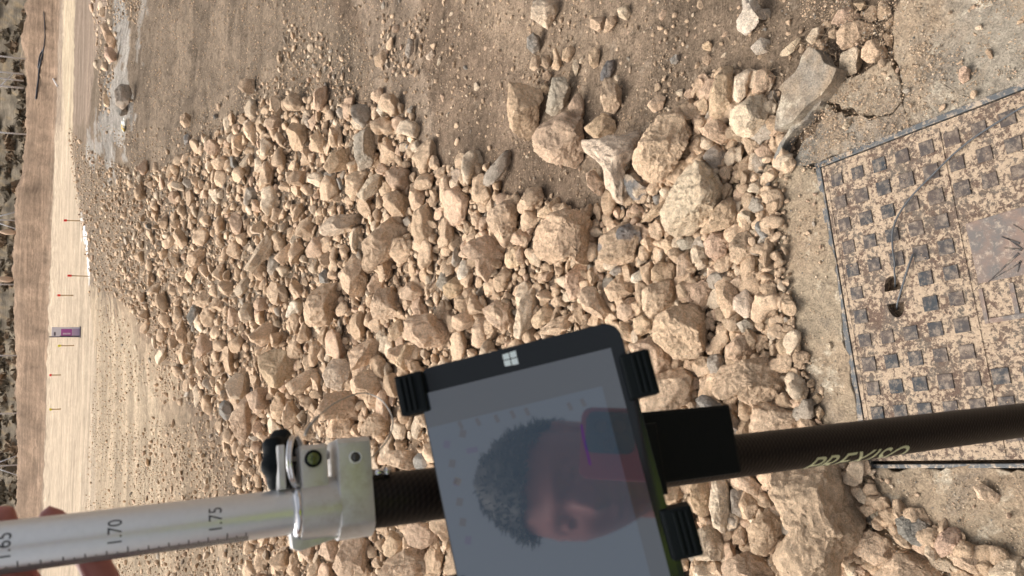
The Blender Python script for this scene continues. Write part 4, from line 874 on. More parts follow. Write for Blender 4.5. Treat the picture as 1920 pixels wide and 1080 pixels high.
# knob
bm = bmesh.new(); s_, u_ = PL(530, 864, -.012); ax = nz(AD*.80-NV*-.50); e1 = nz(SU-ax*(SU@ax)); e2 = np.cross(ax, e1); c = np.array(PW(s_, u_, -.012))
prev = None; NP = 98
for (h, rr, amp) in ((-.006, .010, .3), (-.006, .0165, 1), (-.004, .0182, 1), (.003, .0182, 1), (.005, .0165, 1), (.005, .0125, .2), (.001, .0120, .1), (.001, .004, 0)):
    ring = [bm.verts.new(c+ax*h+(e1*math.cos(t)+e2*math.sin(t))*(rr+amp*.0017*math.cos(7*t))) for t in [2*math.pi*q/NP for q in range(NP)]]
    if prev:
        for q in range(NP): bm.faces.new((prev[q], prev[(q+1) % NP], ring[(q+1) % NP], ring[q]))
    else: bm.faces.new(ring[::-1])
    prev = ring
bm.faces.new(prev); fix_smooth(pp('star_knob', bm, MBLKP, True), 50)
bm = bmesh.new(); tube_bm(bm, [c-ax*.002, c+ax*.030], .003, 16); pp('knob_bolt', bm, MCHROME, True)
# split ring hanging from the bracket and the thin wire tied to it
bm = bmesh.new(); s_, u_ = PL(553, 864, .012); ax = nz(AD*.92+NV*.40); e1 = nz(SU-ax*(SU@ax)); e2 = np.cross(ax, e1); c = np.array(PW(s_, u_, .012))
for dr, dh in ((0, 0), (-.0002, .0016)): tube_bm(bm, [c+ax*dh+(e1*math.cos(t)*(.0150+dr)+e2*math.sin(t)*(.0150+dr)) for t in np.linspace(0, 2*math.pi, 49)], .00095, 10)
o = pp('split_ring', bm, MCHROME, True)
bm = bmesh.new(); pts = [((572, 816), .42), ((580, 800), .425), ((600, 778), .44), ((635, 752), .50), ((680, 737), .56), ((715, 750), .56), ((736, 785), .54), ((728, 822), .51), ((700, 855), .49), ((690, 862), .485)]
P = [at(x, y, z) for (x, y), z in pts]; tube_bm(bm, spline(P, 8), [.0009]*16+[.0005]*57, 8); o = pp('safety_wire', bm, simple('wire', (.34, .32, .29), .5, .3), True)
# ================================================================== tablet in its holder
nT = -nz(ray(1160, 800)); T0 = CAM-nT*.43
def tbw(x, y): r = ray(x, y); return CAM+r*(((T0-CAM)@nT)/(r@nT))
TL = tbw(778, 695); E1 = nz(tbw(1158, 600)-TL); E2 = np.cross(E1, nT); E2 = E2*np.sign((tbw(1275, 1080)-TL)@E2); WT = np.linalg.norm(tbw(1158, 600)-TL); LT = .214
def tb(x, y): p = tbw(x, y)-TL; return float(p@E1), float(p@E2)
tab = empty('tablet', TL); meta(tab, 'black tablet computer clipped to the surveying pole, its screen showing a pale page', 'tablet'); toff = Matrix.Translation(-Vector(TL))
def tp(name, bm, mat, smooth=False, par=None):
    o = from_bm(name, bm, mat, par or tab, smooth)
    if par is None: o.matrix_parent_inverse = toff
    return o
def rrect(x0, y0, x1, y1, r, k_=8):
    out = []
    for cx, cy, a in ((x1-r, y1-r, 0), (x0+r, y1-r, 90), (x0+r, y0+r, 180), (x1-r, y0+r, 270)):
        for q in range(k_+1): t = math.radians(a+90*q/k_); out.append((cx+r*math.cos(t), cy+r*math.sin(t)))
    return out
k = NM('bezel_glass', .16, 0, .35); k.color((.012, .015, .018)); MBEZ = k.m
bm = bmesh.new(); frame_prism(bm, TL, E1, E2, nT, rrect(0, 0, WT, LT, .0095), -.0095, 0, .0008); fix_smooth(tp('body', bm, MBEZ, True), 40)
def scr(name, col, em, rough=.04):
    k = NM(name, rough, 0, 1.); k.b.inputs['Coat Weight'].default_value = 1.; k.b.inputs['Coat IOR'].default_value = 1.95; k.b.inputs['Coat Roughness'].default_value = .03; em = tuple(q*.34 for q in em); k.color(col); k.b.inputs['Emission Color'].default_value = tuple(em)+(1,); k.b.inputs['Emission Strength'].default_value = 1.; return k.m
sx0, sy0 = tb(797, 738); sx1, _ = tb(1146, 655); sx0 = min(sx0, tb(850, 1060)[0]+.001); sy1 = LT-.013
bm = bmesh.new(); frame_prism(bm, TL, E1, E2, nT, [(sx0, sy0), (sx1, sy0), (sx1, sy1), (sx0, sy1)], -.0004, .00015); tp('screen_header', bm, scr('screen_dark', (.02, .02, .02), (.036, .040, .047))) if False else None
scrn = None
bm = bmesh.new(); frame_prism(bm, TL, E1, E2, nT, [(sx0, sy0), (sx1, sy0), (sx1, sy1), (sx0, sy1)], -.0004, .00015); scrn = tp('screen', bm, scr('screen_grey', (.02, .02, .02), (.026, .036, .048)))
px0, py0 = tb(815, 800); px1, _ = tb(1128, 722)
bm = bmesh.new(); frame_prism(bm, TL, E1, E2, nT, [(sx0+.0005, py0), (px1, py0), (px1, sy1-.001), (sx0+.0005, sy1-.001)], .00010, .00022); o = tp('map_page', bm, scr('screen_page', (.02, .02, .02), (.050, .078, .115)), par=scrn)
MIC = scr('screen_icon', (.02, .02, .02), (.034, .036, .048)); MIC2 = scr('screen_icon_blue', (.02, .02, .02), (.04, .04, .10)); MIC3 = scr('screen_icon_tan', (.02, .02, .02), (.075, .065, .06)); MVIO = scr('flare_violet', (.02, .02, .02), (.05, .02, .20))
def mark(pts, w, m, nm='screen_icon'):
    bm = bmesh.new(); q = [TL+E1*a+E2*b+nT*.00026 for a, b in [tb(*p) for p in pts]]
    for a, b in zip(q[:-1], q[1:]):
        d = nz(b-a); n = np.cross(d, nT); bm.faces.new([bm.verts.new(Vector(v)) for v in (a+n*w, a-n*w, b-n*w, b+n*w)])
    tp(nm, bm, m, par=scrn)
for j, (x, y) in enumerate(((860, 790), (893, 784), (928, 778), (958, 770), (985, 765), (1065, 755), (1090, 748))): mark([(x, y), (x+7, y+14)], .0012, MIC); 
for j, (x, y) in enumerate(((838, 832), (868, 812), (848, 868), (856, 903), (862, 940), (868, 978), (878, 1012))): mark([(x-6, y), (x+6, y+2)], .0022, MIC if j % 3 else MIC2)
mark([(875, 846), (896, 842)], .0016, MIC2); mark([(852, 900), (864, 905)], .002, MIC3)
mark([(1090, 796), (1094, 820), (1101, 848), (1107, 872)], .0007, MVIO, 'painted_flare')  # violet lens flare reflected in the glass, painted as a glowing streak
# four pane emblem on the bezel
MLOGO = simple('pale_print', (.62, .70, .72), .3); bm = bmesh.new()
for (i, j) in ((0, 0), (1, 0), (0, 1), (1, 1)):
    a, b = tb(957, 673); s_ = .0041
    x0 = a+(-s_ if i == 0 else .0003); x1 = a+(-.0003 if i == 0 else s_); y0 = b+(-s_ if j == 0 else .0003); y1 = b+(-.0003 if j == 0 else s_)
    # the emblem widens slightly towards its right side
    f = lambda x: .86+.14*(x-a+s_)/(2*s_)
    vs = [TL+E1*x+E2*(b+(y-b)*f(x))+nT*.0002 for x, y in ((x0, y0), (x1, y0), (x1, y1), (x0, y1))]; bm.faces.new([bm.verts.new(Vector(v)) for v in vs])
tp('emblem', bm, MLOGO)
# holder: back plate, spring clips, arm to the pole
hold = empty('tablet_holder', TL-nT*.012+E1*WT/2+E2*.1); meta(hold, 'black plastic clip mount gripping the tablet and clamped round the carbon tube', 'device mount'); hoff = Matrix.Translation(-hold.location)
def hp(name, bm, mat=None, smooth=False): o = from_bm(name, bm, mat or MBLKP, hold, smooth); o.matrix_parent_inverse = hoff; return o
bm = bmesh.new(); frame_prism(bm, TL, E1, E2, nT, rrect(.015, .035, WT-.015, .175, .012), -.0175, -.0098, .001); hp('back_plate', bm)
def clip(x, y, side, ln):
    a, b = tb(x, y); bm = bmesh.new(); s = 1 if side > 0 else -1; e = WT if side > 0 else 0
    frame_box(bm, TL, E1, E2, nT, *sorted((e-s*.0045, e+s*.0125)), b-ln/2, b+ln/2, -.0165, .0045, .0016)
    for q in range(3): frame_box(bm, TL, E1, E2, nT, *sorted((e+s*(.0015+.0033*q), e+s*(.0034+.0033*q))), b-ln/2+.002, b+ln/2-.002, .003, .0058, .0005)
    frame_box(bm, TL, E1, E2, nT, *sorted((e-s*.03, e+s*.011)), b-ln*.35, b+ln*.35, -.0175, -.0115, .001)
    hp('clip', bm)
clip(760, 742, -1, .024); clip(1185, 705, 1, .026); clip(1265, 1000, 1, .027); clip(840, 1130, -1, .024)
s0_, u0_ = PL(1195, 765, .012); s1_, u1_ = PL(1350, 762, .012); _, u2_ = PL(1290, 905, .012)
bm = bmesh.new(); frame_box(bm, PW(0, 0, 0), AD, SU, NV, s0_-.03, s1_, u2_+.002, u1_, -.022, .024, .003); hp('mount_block', bm)
bm = bmesh.new(); frame_prism(bm, PW(0, 0, 0), AD, SU, NV, [(s0_-.07, -.02), (s0_, -.02), (s0_, .03), (s0_-.07, .03)], .0168, .034, .002); hp('mount_arm', bm)
bm = bmesh.new(); tube_bm(bm, [PW(s0_-.05, u1_, 0), PW(s0_-.05, u1_+.014, 0)], [.009, .008], 24); hp('tightening_screw', bm)
# ================================================================== the surveyor (seen in the screen; hand on the pole)
def skin_mesh(chains, subd=2):
    """chains: list of lists of (point, radius); each list is one limb; first limb's first point is the root"""
    outV = []; outF = []; n0 = 0
    for ch in chains:
        me = bpy.data.meshes.new('t'); me.from_pydata([tuple(p) for p, r in ch], [(i, i+1) for i in range(len(ch)-1)], [])
        ob = bpy.data.objects.new('t', me); COL.objects.link(ob); sk = ob.modifiers.new('s', 'SKIN'); sk.use_smooth_shade = True
        sl = me.skin_vertices[0].data
        for v, (p, r) in zip(sl, ch): v.radius = (r, r)
        sl[0].use_root = True; ss = ob.modifiers.new('u', 'SUBSURF'); ss.levels = subd; ss.render_levels = subd
        dg = bpy.context.evaluated_depsgraph_get(); dg.update(); m2 = bpy.data.meshes.new_from_object(ob.evaluated_get(dg))
        for p in m2.polygons:
            outF.append([v+n0 for v in p.vertices])
        outV += [v.co[:] for v in m2.vertices]; n0 += len(m2.vertices)
        bpy.data.objects.remove(ob); bpy.data.meshes.remove(me); bpy.data.meshes.remove(m2)
    return outV, outF
def fuse(name, V, Fc, mat, voxel, parent=None, smoothit=4):
    me = bpy.data.meshes.new(name); me.from_pydata(V, [], Fc); ob = bpy.data.objects.new(name, me); COL.objects.link(ob)
    rm = ob.modifiers.new('r', 'REMESH'); rm.mode = 'VOXEL'; rm.voxel_size = voxel; sm = ob.modifiers.new('s', 'SMOOTH'); sm.factor = .5; sm.iterations = smoothit
    dg = bpy.context.evaluated_depsgraph_get(); dg.update(); m2 = bpy.data.meshes.new_from_object(ob.evaluated_get(dg)); m2.name = name
    bpy.data.objects.remove(ob); bpy.data.meshes.remove(me)
    for p in m2.polygons: p.use_smooth = True
    m2.materials.clear(); m2.materials.append(mat); o = bpy.data.objects.new(name, m2); COL.objects.link(o)
    if parent: o.parent = parent
    return o
def mir(P): return P-2*((P-T0)@nT)*nT
def mv(v): return v-2*(v@nT)*nT
HC = mir(at(1072, 905, 1.03)); HU = nz(mv(-ex)); HF = nz(mv(-fw)); HF = nz(HF-HU*(HF@HU)); HR = np.cross(HF, HU)
def hd(x, y, z): return HC+HR*x+HF*y+HU*z
def headmesh():
    D, Fc = ICO[6]; x, y, z = D[:, 0], D[:, 1], D[:, 2]
    ax = .074-.016*np.clip(-z-.15, 0, 1); P = np.stack([x*ax, y*.094, z*.122], 1)
    f = np.clip(y, 0, 1)
    gs = lambda X, Z, sx, sz: np.exp(-(((P[:, 0]-X)/sx)**2+((P[:, 2]-Z)/sz)**2))*(y > 0)
    P[:, 1] += gs(0, -.012, .010, .022)*.024+gs(0, -.022, .015, .009)*.010+gs(0, .030, .045, .012)*.006-gs(.031, .010, .014, .011)*.012-gs(-.031, .010, .014, .011)*.012
    P[:, 1] += gs(0, -.052, .022, .006)*.006+gs(0, -.066, .020, .006)*.006-gs(0, -.059, .024, .0022)*.005+gs(0, -.100, .022, .018)*.014
    P[:, 1] += gs(.045, -.022, .018, .02)*.004+gs(-.045, -.022, .018, .02)*.004; P[:, 1] -= np.clip(-z-.3, 0, 1)*(y < 0)*-.03
    V = [tuple(hd(*p)) for p in P]; return V, [list(t) for t in Fc]
def blob(c, axes, rad, n=3):
    D, Fc = ICO[n]; V = np.asarray(c)+sum(np.outer(D[:, i]*rad[i], axes[i]) for i in range(3)); return [tuple(v) for v in V], [list(t) for t in Fc]
bV, bF = headmesh()
def add(VF):
    V, Fc = VF; n = len(bV); bV.extend(V); bF.extend([[i+n for i in f] for f in Fc])
for s in (-1, 1):
    for t in np.linspace(-.6, 2.4, 9): add(blob(hd(s*.078, -.004-.014*math.cos(t-.9), -.004+.026*math.sin(t)*1.0), (HR, HF, HU), (.006, .0065, .009)))
    add(blob(hd(s*.076, -.002, -.004), (HR, HF, HU), (.005, .012, .022))); add(blob(hd(s*.031, .074, .010), (HR, HF, HU), (.012, .011, .010)))
V_ = lambda *a: np.array(a, float)
hip = V_(0, -.32, 1.03); chest = V_(0, -.29, 1.43); nb = V_(-.02, -.255, 1.665); shL = V_(-.18, -.215, 1.625); shR = V_(.17, -.24, 1.57)
def PWn(x, y, h): s, u = PL(x, y, h); return np.array(PW(s, u, h))
wrL = PWn(330, 1440, -.03); elL = V_(-.36, .06, 1.28)
wrR = CAM+rt*.085+dn*.11-fw*.035; elR = V_(.30, -.12, 1.16)
FL_ = V_(-.12, -.28, .04); FR_ = V_(.12, -.28, .04)
ch = [[(hip, .15), ((hip+chest)/2, .14), (chest, .165), (chest*.4+nb*.6, .12), (nb, .066), (nb*.4+hd(0, -.03, -.06)*.6, .058), (hd(0, -.02, -.02), .06)],
      [(chest+V_(0, 0, .08), .10), (shL, .062), ((shL+elL)/2, .05), (elL, .042), ((elL+wrL)/2, .038), (wrL, .026), (PWn(180, 1330, -.024), .026)],
      [(chest+V_(0, 0, .08), .10), (shR, .062), ((shR+elR)/2, .05), (elR, .042), ((elR+wrR)/2, .038), (wrR, .026), (wrR+rt*-.012-dn*.03, .026)],
      [(hip+V_(0, 0, -.02), .13), (V_(-.10, -.30, .90), .095), (V_(-.115, -.27, .50), .062), (V_(-.12, -.30, .28), .055), (V_(-.12, -.32, .08), .038), (V_(-.13, -.20, .035), .036), (V_(-.135, -.12, .03), .03)],
      [(hip+V_(0, 0, -.02), .13), (V_(.10, -.30, .90), .095), (V_(.115, -.27, .50), .062), (V_(.12, -.30, .28), .055), (V_(.12, -.32, .08), .038), (V_(.13, -.20, .035), .036), (V_(.135, -.12, .03), .03)]]
# left hand behind the pole: palm rays and fingers
hb = -.0235
MCP = {'little': (232, 1165, hb), 'ring': (120, 1190, hb), 'middle': (10, 1200, hb), 'index': (-95, 1185, hb)}
for nm, m in MCP.items(): ch.append([(wrL, .020), ((wrL+PWn(*m))/2, .0165), (PWn(*m), .0125)])
ch.append([(PWn(250, 1280, -.026), .02), (PWn(90, 1290, -.026), .021), (PWn(-40, 1280, -.026), .018)])
ch.append([(PWn(*MCP['little']), .0115), (PWn(196, 1100, hb), .0102), (PWn(176, 1050, hb), .0092), (PWn(128, 1000, hb), .0086), (PWn(90, 968, hb+.003), .0080), (PWn(72, 962, hb+.004), .0066)])
ch.append([(PWn(*MCP['ring']), .0122), (PWn(45, 1110, hb), .0108), (PWn(25, 1060, hb), .0098), (PWn(8, 1000, hb), .0092), (PWn(0, 962, hb+.003), .0086), (PWn(-4, 948, hb+.004), .0070)])
ch.append([(PWn(*MCP['middle']), .0122), (PWn(-55, 1110, hb), .0108), (PWn(-72, 1060, hb), .0098), (PWn(-88, 1000, hb), .0092), (PWn(-96, 955, hb+.003), .0084), (PWn(-98, 942, hb+.004), .0068)])
ch.append([(PWn(*MCP['index']), .0122), (PWn(-160, 1110, hb), .0106), (PWn(-178, 1060, hb), .0096), (PWn(-190, 1005, hb), .0090), (PWn(-198, 970, hb+.003), .0082), (PWn(-200, 958, hb+.004), .0066)])
ch.append([(wrL, .019), (PWn(60, 1290, -.005), .015), (PWn(-130, 1170, .004), .0118), (PWn(-230, 1090, .014), .0105), (PWn(-280, 1050, .018), .0095), (PWn(-300, 1035, .018), .007)])
# right hand holding the phone from below
ph = lambda a, b, c: CAM+rt*a-dn*b+fw*c
for q, (b, e) in enumerate(((-.055, .060), (-.074, .064), (-.092, .060), (-.108, .050))):
    k0 = wrR-dn*(.01+.0*q)+rt*.012; m_ = ph(.040, b-.004, -.018)
    ch.append([(wrR, .017), ((wrR+m_)/2+rt*.01, .014), (m_, .0115)])
    ch.append([(m_, .0112), (ph(.034, b, .000), .0095), (ph(.018, b+.004, .0068), .0086), (ph(.018-e*.45, b+.008, .0068), .008), (ph(.018-e*.75, b+.010, .0066), .0066)])
ch.append([(wrR, .018), (ph(.03, -.10, -.035), .014), (ph(.005, -.07, -.030), .0115), (ph(-.015, -.050, -.026), .010), (ph(-.025, -.040, -.0255), .0075)])
sv, sf = skin_mesh(ch, 2); add((sv, sf))
k = NM('skin', .5, 0, .4); co = k.coords(); k.color(k.mix(k.noise(co, 60, 5), (.33, .12, .105), (.44, .18, .155))); k.b.inputs['Subsurface Weight'].default_value = .15; k.b.inputs['Subsurface Radius'].default_value = (.01, .004, .002); k.bump(k.noise(co, 700, 3), .0004, .5); MSKIN = k.m
person = fuse('person', bV, bF, MSKIN, .0034, None, 3); meta(person, 'surveyor in yellow and navy jacket gripping the pole top and holding up a phone', 'person')
def cloth(name, chains, mat, vox=.012, sm=6):
    v, f = skin_mesh(chains, 2); o = fuse(name, v, f, mat, vox, person, sm)
    return o
def fabric(name, c, sc_=25):
    k = NM(name, .85, 0, .2); co = k.coords(); k.color(k.mix(k.noise(co, sc_, 5), tuple(q*.85 for q in c), tuple(min(1, q*1.12) for q in c))); k.bump(k.noise(co, 14, 5), .01, .6); return k.m
grow = lambda c, d: [(p, r+d) for p, r in c]
cloth('jacket', [grow(ch[0][:4], .022)+[(nb+V_(0, -.01, -.02), .075)], grow(ch[1][:6], .014)[:5]+[(wrL*.88+elL*.12, .034)], grow(ch[2][:6], .014)[:5]+[(wrR*.9+elR*.1, .033)]], fabric('navy_cloth', (.035, .05, .085)))
cloth('vest', [grow(ch[0][1:4], .036)+[(nb+V_(0, -.012, -.035), .082)], [(chest+V_(0, 0, .08), .13), (shL*.9+nb*.1, .085)], [(chest+V_(0, 0, .08), .13), (shR*.9+nb*.1, .085)]], fabric('yellow_cloth', (.42, .62, .03)))
cloth('trousers', [[(hip+V_(0, 0, .04), .165), (hip, .165), (hip+V_(0, 0, -.06), .14)], grow(ch[3][:5], .02), grow(ch[4][:5], .02)], fabric('dark_cloth', (.04, .045, .055)))
for q in (3, 4): cloth('boot', [[(ch[q][4][0]+V_(0, 0, .06), .056)]+grow(ch[q][4:], .018)], fabric('brown_leather', (.12, .07, .04)), .006, 3)
# hair: a cap and many thin tapered locks
D, Fc = ICO[5]; keep = (D[:, 2] > .30-.55*np.clip(-D[:, 1], 0, 1)+.22*np.clip(D[:, 1], 0, 1)) & (np.abs(D[:, 0]) < .999)
P = np.stack([D[:, 0]*.084, D[:, 1]*.102-.004, D[:, 2]*.132+.002], 1)*(1+.03*fbm(D*6, 4, 3)[:, None]); idx = -np.ones(len(D), int); idx[keep] = np.arange(keep.sum()); Fk = Fc[keep[Fc].all(1)]
V = [tuple(hd(*p)) for p in P[keep]]; bm = bmesh.new(); vs = [bm.verts.new(v) for v in V]
for f in Fk: bm.faces.new([vs[idx[i]] for i in f])
rh = np.random.default_rng(4)
for q in range(1300):
    d = D[keep][rh.integers(keep.sum())]; p0 = np.array([d[0]*.083, d[1]*.101-.004, d[2]*.131]); L = rh.uniform(.004, .013)*(1.2 if abs(d[0]) > .6 else 1)
    dirn = nz(d*rh.uniform(.0, .42)+np.array([rh.normal()*.3+.35*np.sign(d[0]), .35+rh.normal()*.3, rh.normal()*.3-.35])); p1 = p0+dirn*L*.5+d*.002; p2 = p1+nz(dirn+rh.normal(size=3)*.35)*L*.5
    tube_bm(bm, [hd(*p0), hd(*p1), hd(*p2)], [.0016, .0012, .0002], 4, False)
from_bm('hair', bm, simple('brown_hair', (.035, .026, .02), .6), person, True)
# phone at the photographer's eye: its lens stands where this picture was taken from
phone = empty('phone', CAM-fw*.008); meta(phone, 'phone in a dark red case held up in front of the surveyor face', 'phone'); phoff = Matrix.Translation(-phone.location)
def php(name, bm, mat): o = from_bm(name, bm, mat, phone, True); o.matrix_parent_inverse = phoff; fix_smooth(o); return o
bm = bmesh.new(); frame_prism(bm, CAM-fw*.003, rt, -dn, fw, rrect(-.058, -.115, .022, .044, .011), -.0105, -.0015, .0015); php('case', bm, simple('red_case', (.30, .02, .04), .35))
bm = bmesh.new(); frame_prism(bm, CAM-fw*.003, rt, -dn, fw, rrect(-.030, -.018, .017, .038, .010), -.002, .0004, .0005); php('camera_plate', bm, simple('blue_glass', (.015, .035, .06), .1, 0, .6))
for a, b in ((-.0, -.0), (-.0, .021), (-.020, .0105)):
    bm = bmesh.new(); tube_bm(bm, [CAM-fw*.0028+rt*a-dn*b, CAM-fw*.0012+rt*a-dn*b], [.0078, .0076], 32); php('lens', bm, simple('lens_glass', (.01, .012, .02), .05, 0, .8))
# ================================================================== far objects
def rise(base, xt):
    b = np.asarray(base); x0 = proj(b)[0]; x1 = proj(b+UP)[0]; return (xt-x0)/(x1-x0)
MWOOD = simple('raw_wood', (.50, .34, .18), .8, scale=30); MRED = simple('red_paint', (.85, .04, .03), .5); MYEL = simple('yellow_paint', (.85, .75, .04), .5)
for (xb, yb, xt, c, lab) in ((150, 414, 120, 'r', 'red topped wooden stake nearest the rubble, right beside the white chalk line'), (167, 518, 127, 'r', 'tallest red topped wooden stake, on the near edge of the pale road'), (137, 554, 108, 'r', 'red topped wooden stake between the tallest stake and the banner'), (139, 648, 109, 'y', 'yellow topped wooden stake just left of the purple banner'), (113.5, 703, 93, 'r', 'small faded red topped stake far out on the pale road'), (114, 767, 93, 'y', 'small yellow topped stake farthest left on the pale road')):
    b = gnd(xb, yb)[0]; hgt = rise(b, xt); e = empty('survey_stake', b); meta(e, lab, 'stake', 'survey stakes along the far road'); z = (b-CAM)@fw; r = z/F*1.25; lean = V_(rng.normal()*.02, 0, 0)
    bm = bmesh.new(); frame_box(bm, (0, 0, 0), (1, 0, 0), (0, 1, 0), nz(UP+lean), -r*.75, r*.75, -r*.75, r*.75, -.1, hgt*.9); from_bm('post', bm, MWOOD, e)
    bm = bmesh.new(); frame_box(bm, (0, 0, 0), (1, 0, 0), (0, 1, 0), nz(UP+lean), -r*1.5, r*1.5, -r*1.5, r*1.5, hgt*.82, hgt*1.02, r*.3); from_bm('painted_top', bm, MRED if c == 'r' else MYEL, e)
b = gnd(151, 622)[0]; hgt = rise(b, 97); z = (b-CAM)@fw; wd = 17*z/F; e = empty('banner_sign', b); meta(e, 'narrow upright banner printed white and purple, standing on the pale road', 'banner')
bm = bmesh.new(); frame_box(bm, (0, 0, 0), (1, 0, 0), (0, 1, 0), (0, 0, 1), -wd/2, wd/2, -.02, .02, .0, hgt, .01); from_bm('banner_panel', bm, simple('banner_white', (.72, .68, .74), .5), e)
MP = simple('banner_purple', (.42, .10, .36), .5); MLP = simple('banner_lilac', (.55, .40, .55), .5); MDK = simple('banner_dark', (.10, .08, .11), .6)
def brect(nm, x0, x1, z0, z1, m, y=-.024): 
    bm = bmesh.new(); frame_box(bm, (0, 0, 0), (1, 0, 0), (0, 1, 0), (0, 0, 1), x0*wd, x1*wd, y, -.0195, z0*hgt, z1*hgt); from_bm(nm, bm, m, e)
brect('purple_field', -.42, .30, .30, .68, MP); brect('lilac_field', -.40, .32, .04, .29, MLP); brect('dark_edge', -.53, -.42, 0, .72, MDK, -.026); brect('black_figure', -.42, -.02, .86, .92, MDK, -.026)
for q in range(6): brect('lettering', -.30, -.12, .36+.045*q, .385+.045*q, simple('banner_letter', (.8, .75, .8), .5), -.0275)
bm = bmesh.new(); frame_box(bm, (0, 0, 0), (1, 0, 0), (0, 1, 0), (0, 0, 1), -wd*.6, -wd*.5, -.03, .03, -.05, hgt*1.08); frame_box(bm, (0, 0, 0), (1, 0, 0), (0, 1, 0), (0, 0, 1), -wd*.62, wd*.55, -.25, .25, -.02, .035); from_bm('stand', bm, MDK, e)
# galvanised posts behind the bank
MGALV = simple('galvanised', (.62, .64, .66), .6)
def farpt(x, y, Y):
    r = ray(x, y); t = (Y-CAM[1])/r[1]; return CAM+r*t
def post(bm, y0, x1, y1, Y, r=.09, top=10):
    a = farpt(x1+6, y1+.0, Y); d = farpt(0, y0, Y)-a; d = nz(d); L = top/max(.3, d[2]); tube_bm(bm, [a, a+d*L], r*1.35, 8)
def galv(nm, lab, cat, items, Y=163):
    b0 = farpt(items[0][1]+6, items[0][2], Y); e = empty(nm, b0); meta(e, lab, cat, 'steel posts beyond the bank'); 
    for (y0, x1, y1, part, r, top) in items:
        bm = bmesh.new(); post(bm, y0, x1, y1, Y, r, top); o = from_bm(part, bm, MGALV, e, True); o.matrix_parent_inverse = Matrix.Translation(-Vector(b0))
galv('steel_post', 'single galvanised post farthest right, above the black pipe', 'post', [(105, 42, 110.5, 'post', .10, 9)])
galv('braced_posts', 'three galvanised posts joined by a slanting brace, above the black pipe', 'frame', [(134.5, 38, 139, 'post', .11, 9), (146.5, 38, 151.5, 'post', .11, 9), (161, 38, 165, 'post', .13, 9), (162, 20, 137, 'brace', .07, 2.6)])
galv('steel_post', 'single galvanised post between the three post frame and the pair of rounded heaps', 'post', [(248, 50, 252.5, 'post', .10, 9)])
galv('steel_post', 'galvanised post with two slanting stays beside the right rounded tan heap', 'post', [(412, 30, 414, 'post', .10, 9), (405, 34, 395, 'stay', .07, 4.2), (419, 30, 431, 'stay', .07, 4.2)])
galv('steel_post', 'single galvanised post beside the left rounded tan heap', 'post', [(533, 24, 533.5, 'post', .10, 9)])
galv('steel_post', 'single galvanised post above the purple banner', 'post', [(666.5, 28, 666.5, 'post', .10, 9)])
galv('steel_post', 'single galvanised post between the banner and the hand, above the farthest stake', 'post', [(775.5, 30, 774.5, 'post', .10, 9)])
galv('steel_post', 'galvanised post with two slanting stays next to the fingertips', 'post', [(873.5, 30, 871.5, 'post', .10, 9), (866, 30, 853, 'stay', .07, 4.2), (880, 30, 892, 'stay', .07, 4.2)])
for (x0, x1, y, lab) in ((2, 30, 436, 'smooth rounded tan heap on the bank crest, right one of two'), (-3, 26, 524, 'smooth rounded tan heap on the bank crest, left one of two')):
    Y = 152; b = farpt(x1, y, Y); hgt = -(x1-x0)*(-1)*np.linalg.norm(b-CAM)/F*.8; D, Fc = ICO[4]; V = D*np.array([hgt*.20, hgt*.2, hgt*.5]); V = V*(1+.06*fbm(D*3, 3, int(y))[:, None]); V[:, 2] += hgt*.45; V[:, :2] *= (1-.25*np.clip(V[:, 2:3]/hgt-.6, 0, 1)*2)
    o = mesh_np('rounded_heap', V, Fc, MROCK, col=np.tile(np.array([.58, .43, .31]), (len(V), 1))); o.location = b; meta(o, lab, 'heap', 'rounded heaps on the bank crest')
# black pipe lying on the right, white stick, crumpled wrapper
def onground(pts, lift): g = gnd([p[0] for p in pts], [p[1] for p in pts]); return [V_(p[0], p[1], float(H(np.array([p[0]]), np.array([p[1]]))[0])+lift) for p in g]
P = onground([(84, 22), (85, 45), (86, 68), (85, 86), (82, 100), (79, 115), (76, 130), (74, 150), (72, 168), (69, 186)], .12); bm = bmesh.new(); sp_ = spline(P, 6); zz = [(np.array(p)-CAM)@fw/F for p in sp_]
tube_bm(bm, sp_, [max(.05, z*(.9 if i < 20 else 1.6)) for i, z in enumerate(zz)], 10); P = onground([(83, 92), (78, 100), (75, 112), (73, 128)], .12); tube_bm(bm, spline(P, 6), zz[20]*1.2, 10)
o = from_bm('plastic_pipe', bm, simple('black_pipe', (.03, .035, .045), .4), None, True); meta(o, 'long black plastic pipe lying curled on the brown bank', 'pipe')
P = onground([(100.5, 148), (109, 162)], .1); bm = bmesh.new(); tube_bm(bm, P, ((P[0]-CAM)@fw)/F*1.3, 10); o = from_bm('white_stick', bm, simple('white_plastic', (.82, .78, .74), .5)); meta(o, 'short white stick lying on the ground beyond the track', 'stick')
b = gnd(234, 236)[0]; z = (b-CAM)@fw/F; D, Fc = ICO[4]; V = D*np.array([11, 10, 5])*z*(1+.45*fbm(D*2.4, 4, 6)[:, None]); V[:, 2] = np.abs(V[:, 2]); o = mesh_np('crumpled_wrapper', V, Fc, None, smooth=False); o.location = b
k = NM('wrapper_film', .35, 0, .5); co = k.coords(); k.color(k.mix(k.ramp(k.noise(co, 9, 2), [(.48, 0.), (.52, 1.)]), (.62, .44, .08), (.85, .83, .76))); o.data.materials.append(k.m); meta(o, 'crumpled white and yellow wrapper on the grey spill of the track', 'litter')
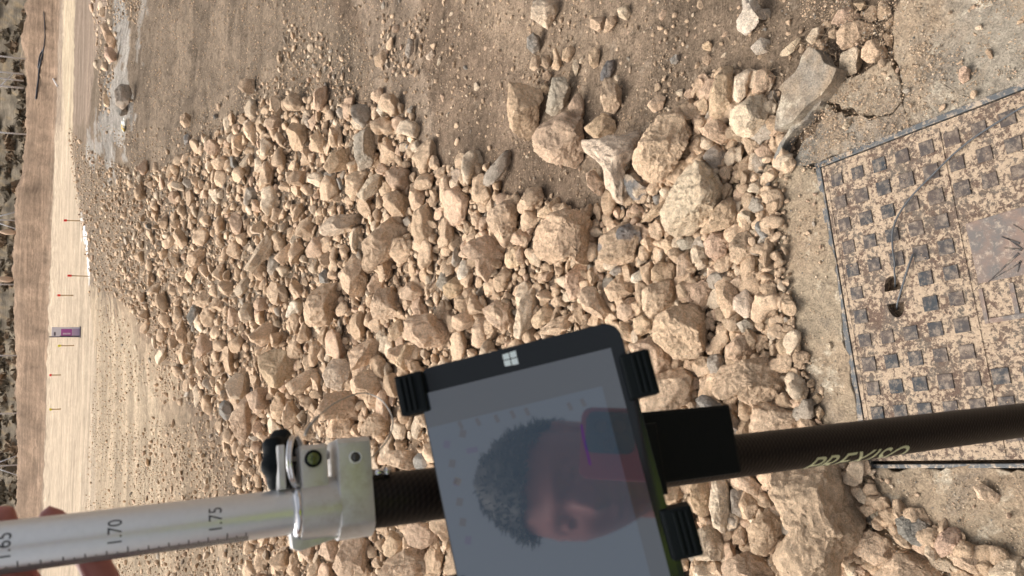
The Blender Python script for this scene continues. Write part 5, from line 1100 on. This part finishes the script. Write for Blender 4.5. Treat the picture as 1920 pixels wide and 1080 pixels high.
# dry grass bits
bm = bmesh.new(); rr_ = np.random.default_rng(9)
for (cx, cy, n_, sp_) in ((1480, 110, 26, 40), (1600, 20, 22, 40), (1455, 250, 12, 30), (1345, 330, 16, 45), (1300, 350, 8, 30), (1560, 130, 8, 25), (1230, 480, 6, 50), (1010, 640, 5, 40)):
    for q in range(n_):
        x, y = cx+rr_.normal()*sp_, cy+rr_.normal()*sp_; a = rr_.uniform(0, 6.3); L = rr_.uniform(12, 48); c = rr_.normal()*.5
        pts = g0([(x+L*t*math.cos(a+c*t), y+L*t*math.sin(a+c*t)) for t in (0, .33, .66, 1)], .012); pts[:, 2] += rr_.uniform(0, .025, 4)
        tube_bm(bm, pts, [.0007, .0006, .0005, .0003], 4, False)
o = from_bm('dry_grass', bm, simple('dry_straw', (.26, .18, .11), .8), None, True); meta(o, 'dry twigs and straw caught between stones', 'dry grass', kind='stuff')
# scrub on the hill: clumps of small leaf faces
rr_ = np.random.default_rng(12); Vs = []; Cs = []
N_ = 2600; xx = rr_.uniform(-110, 130, N_); yy = 172+(rr_.uniform(0, 1, N_)**1.6)*190; hh = H(xx, yy)
for q in range(N_):
    s = rr_.uniform(.5, 1.7); m = 34; d = rr_.normal(size=(m, 3)); d /= np.linalg.norm(d, axis=1)[:, None]; p = d*s*rr_.uniform(.5, 1, (m, 1))*np.array([1, 1, .75]); p[:, 2] = np.abs(p[:, 2]); p += [xx[q], yy[q], hh[q]-.1]
    t1 = rr_.normal(size=(m, 3))*.26*s; t2 = rr_.normal(size=(m, 3))*.26*s
    Vs.append(np.stack([p-t1, p+t2, p+t1, p-t2], 1).reshape(-1, 3)); base = np.array([.19, .155, .11]) if rr_.uniform() < .72 else np.array([.26, .185, .12]); Cs.append(np.repeat(base[None]*rr_.uniform(.6, 1.35, (m, 1)), 4, 0))
V = np.concatenate(Vs); Fc = np.arange(len(V)).reshape(-1, 4)
k = NM('leaves', .9, 0, .1); att = k.n('Attribute', attribute_name='tint').outputs['Color']; k.color(att)
o = mesh_np('scrub', V, Fc, k.m, smooth=False, col=np.concatenate(Cs)); meta(o, 'dry olive brown scrub covering the hillside beyond the bank', 'scrub', kind='stuff')
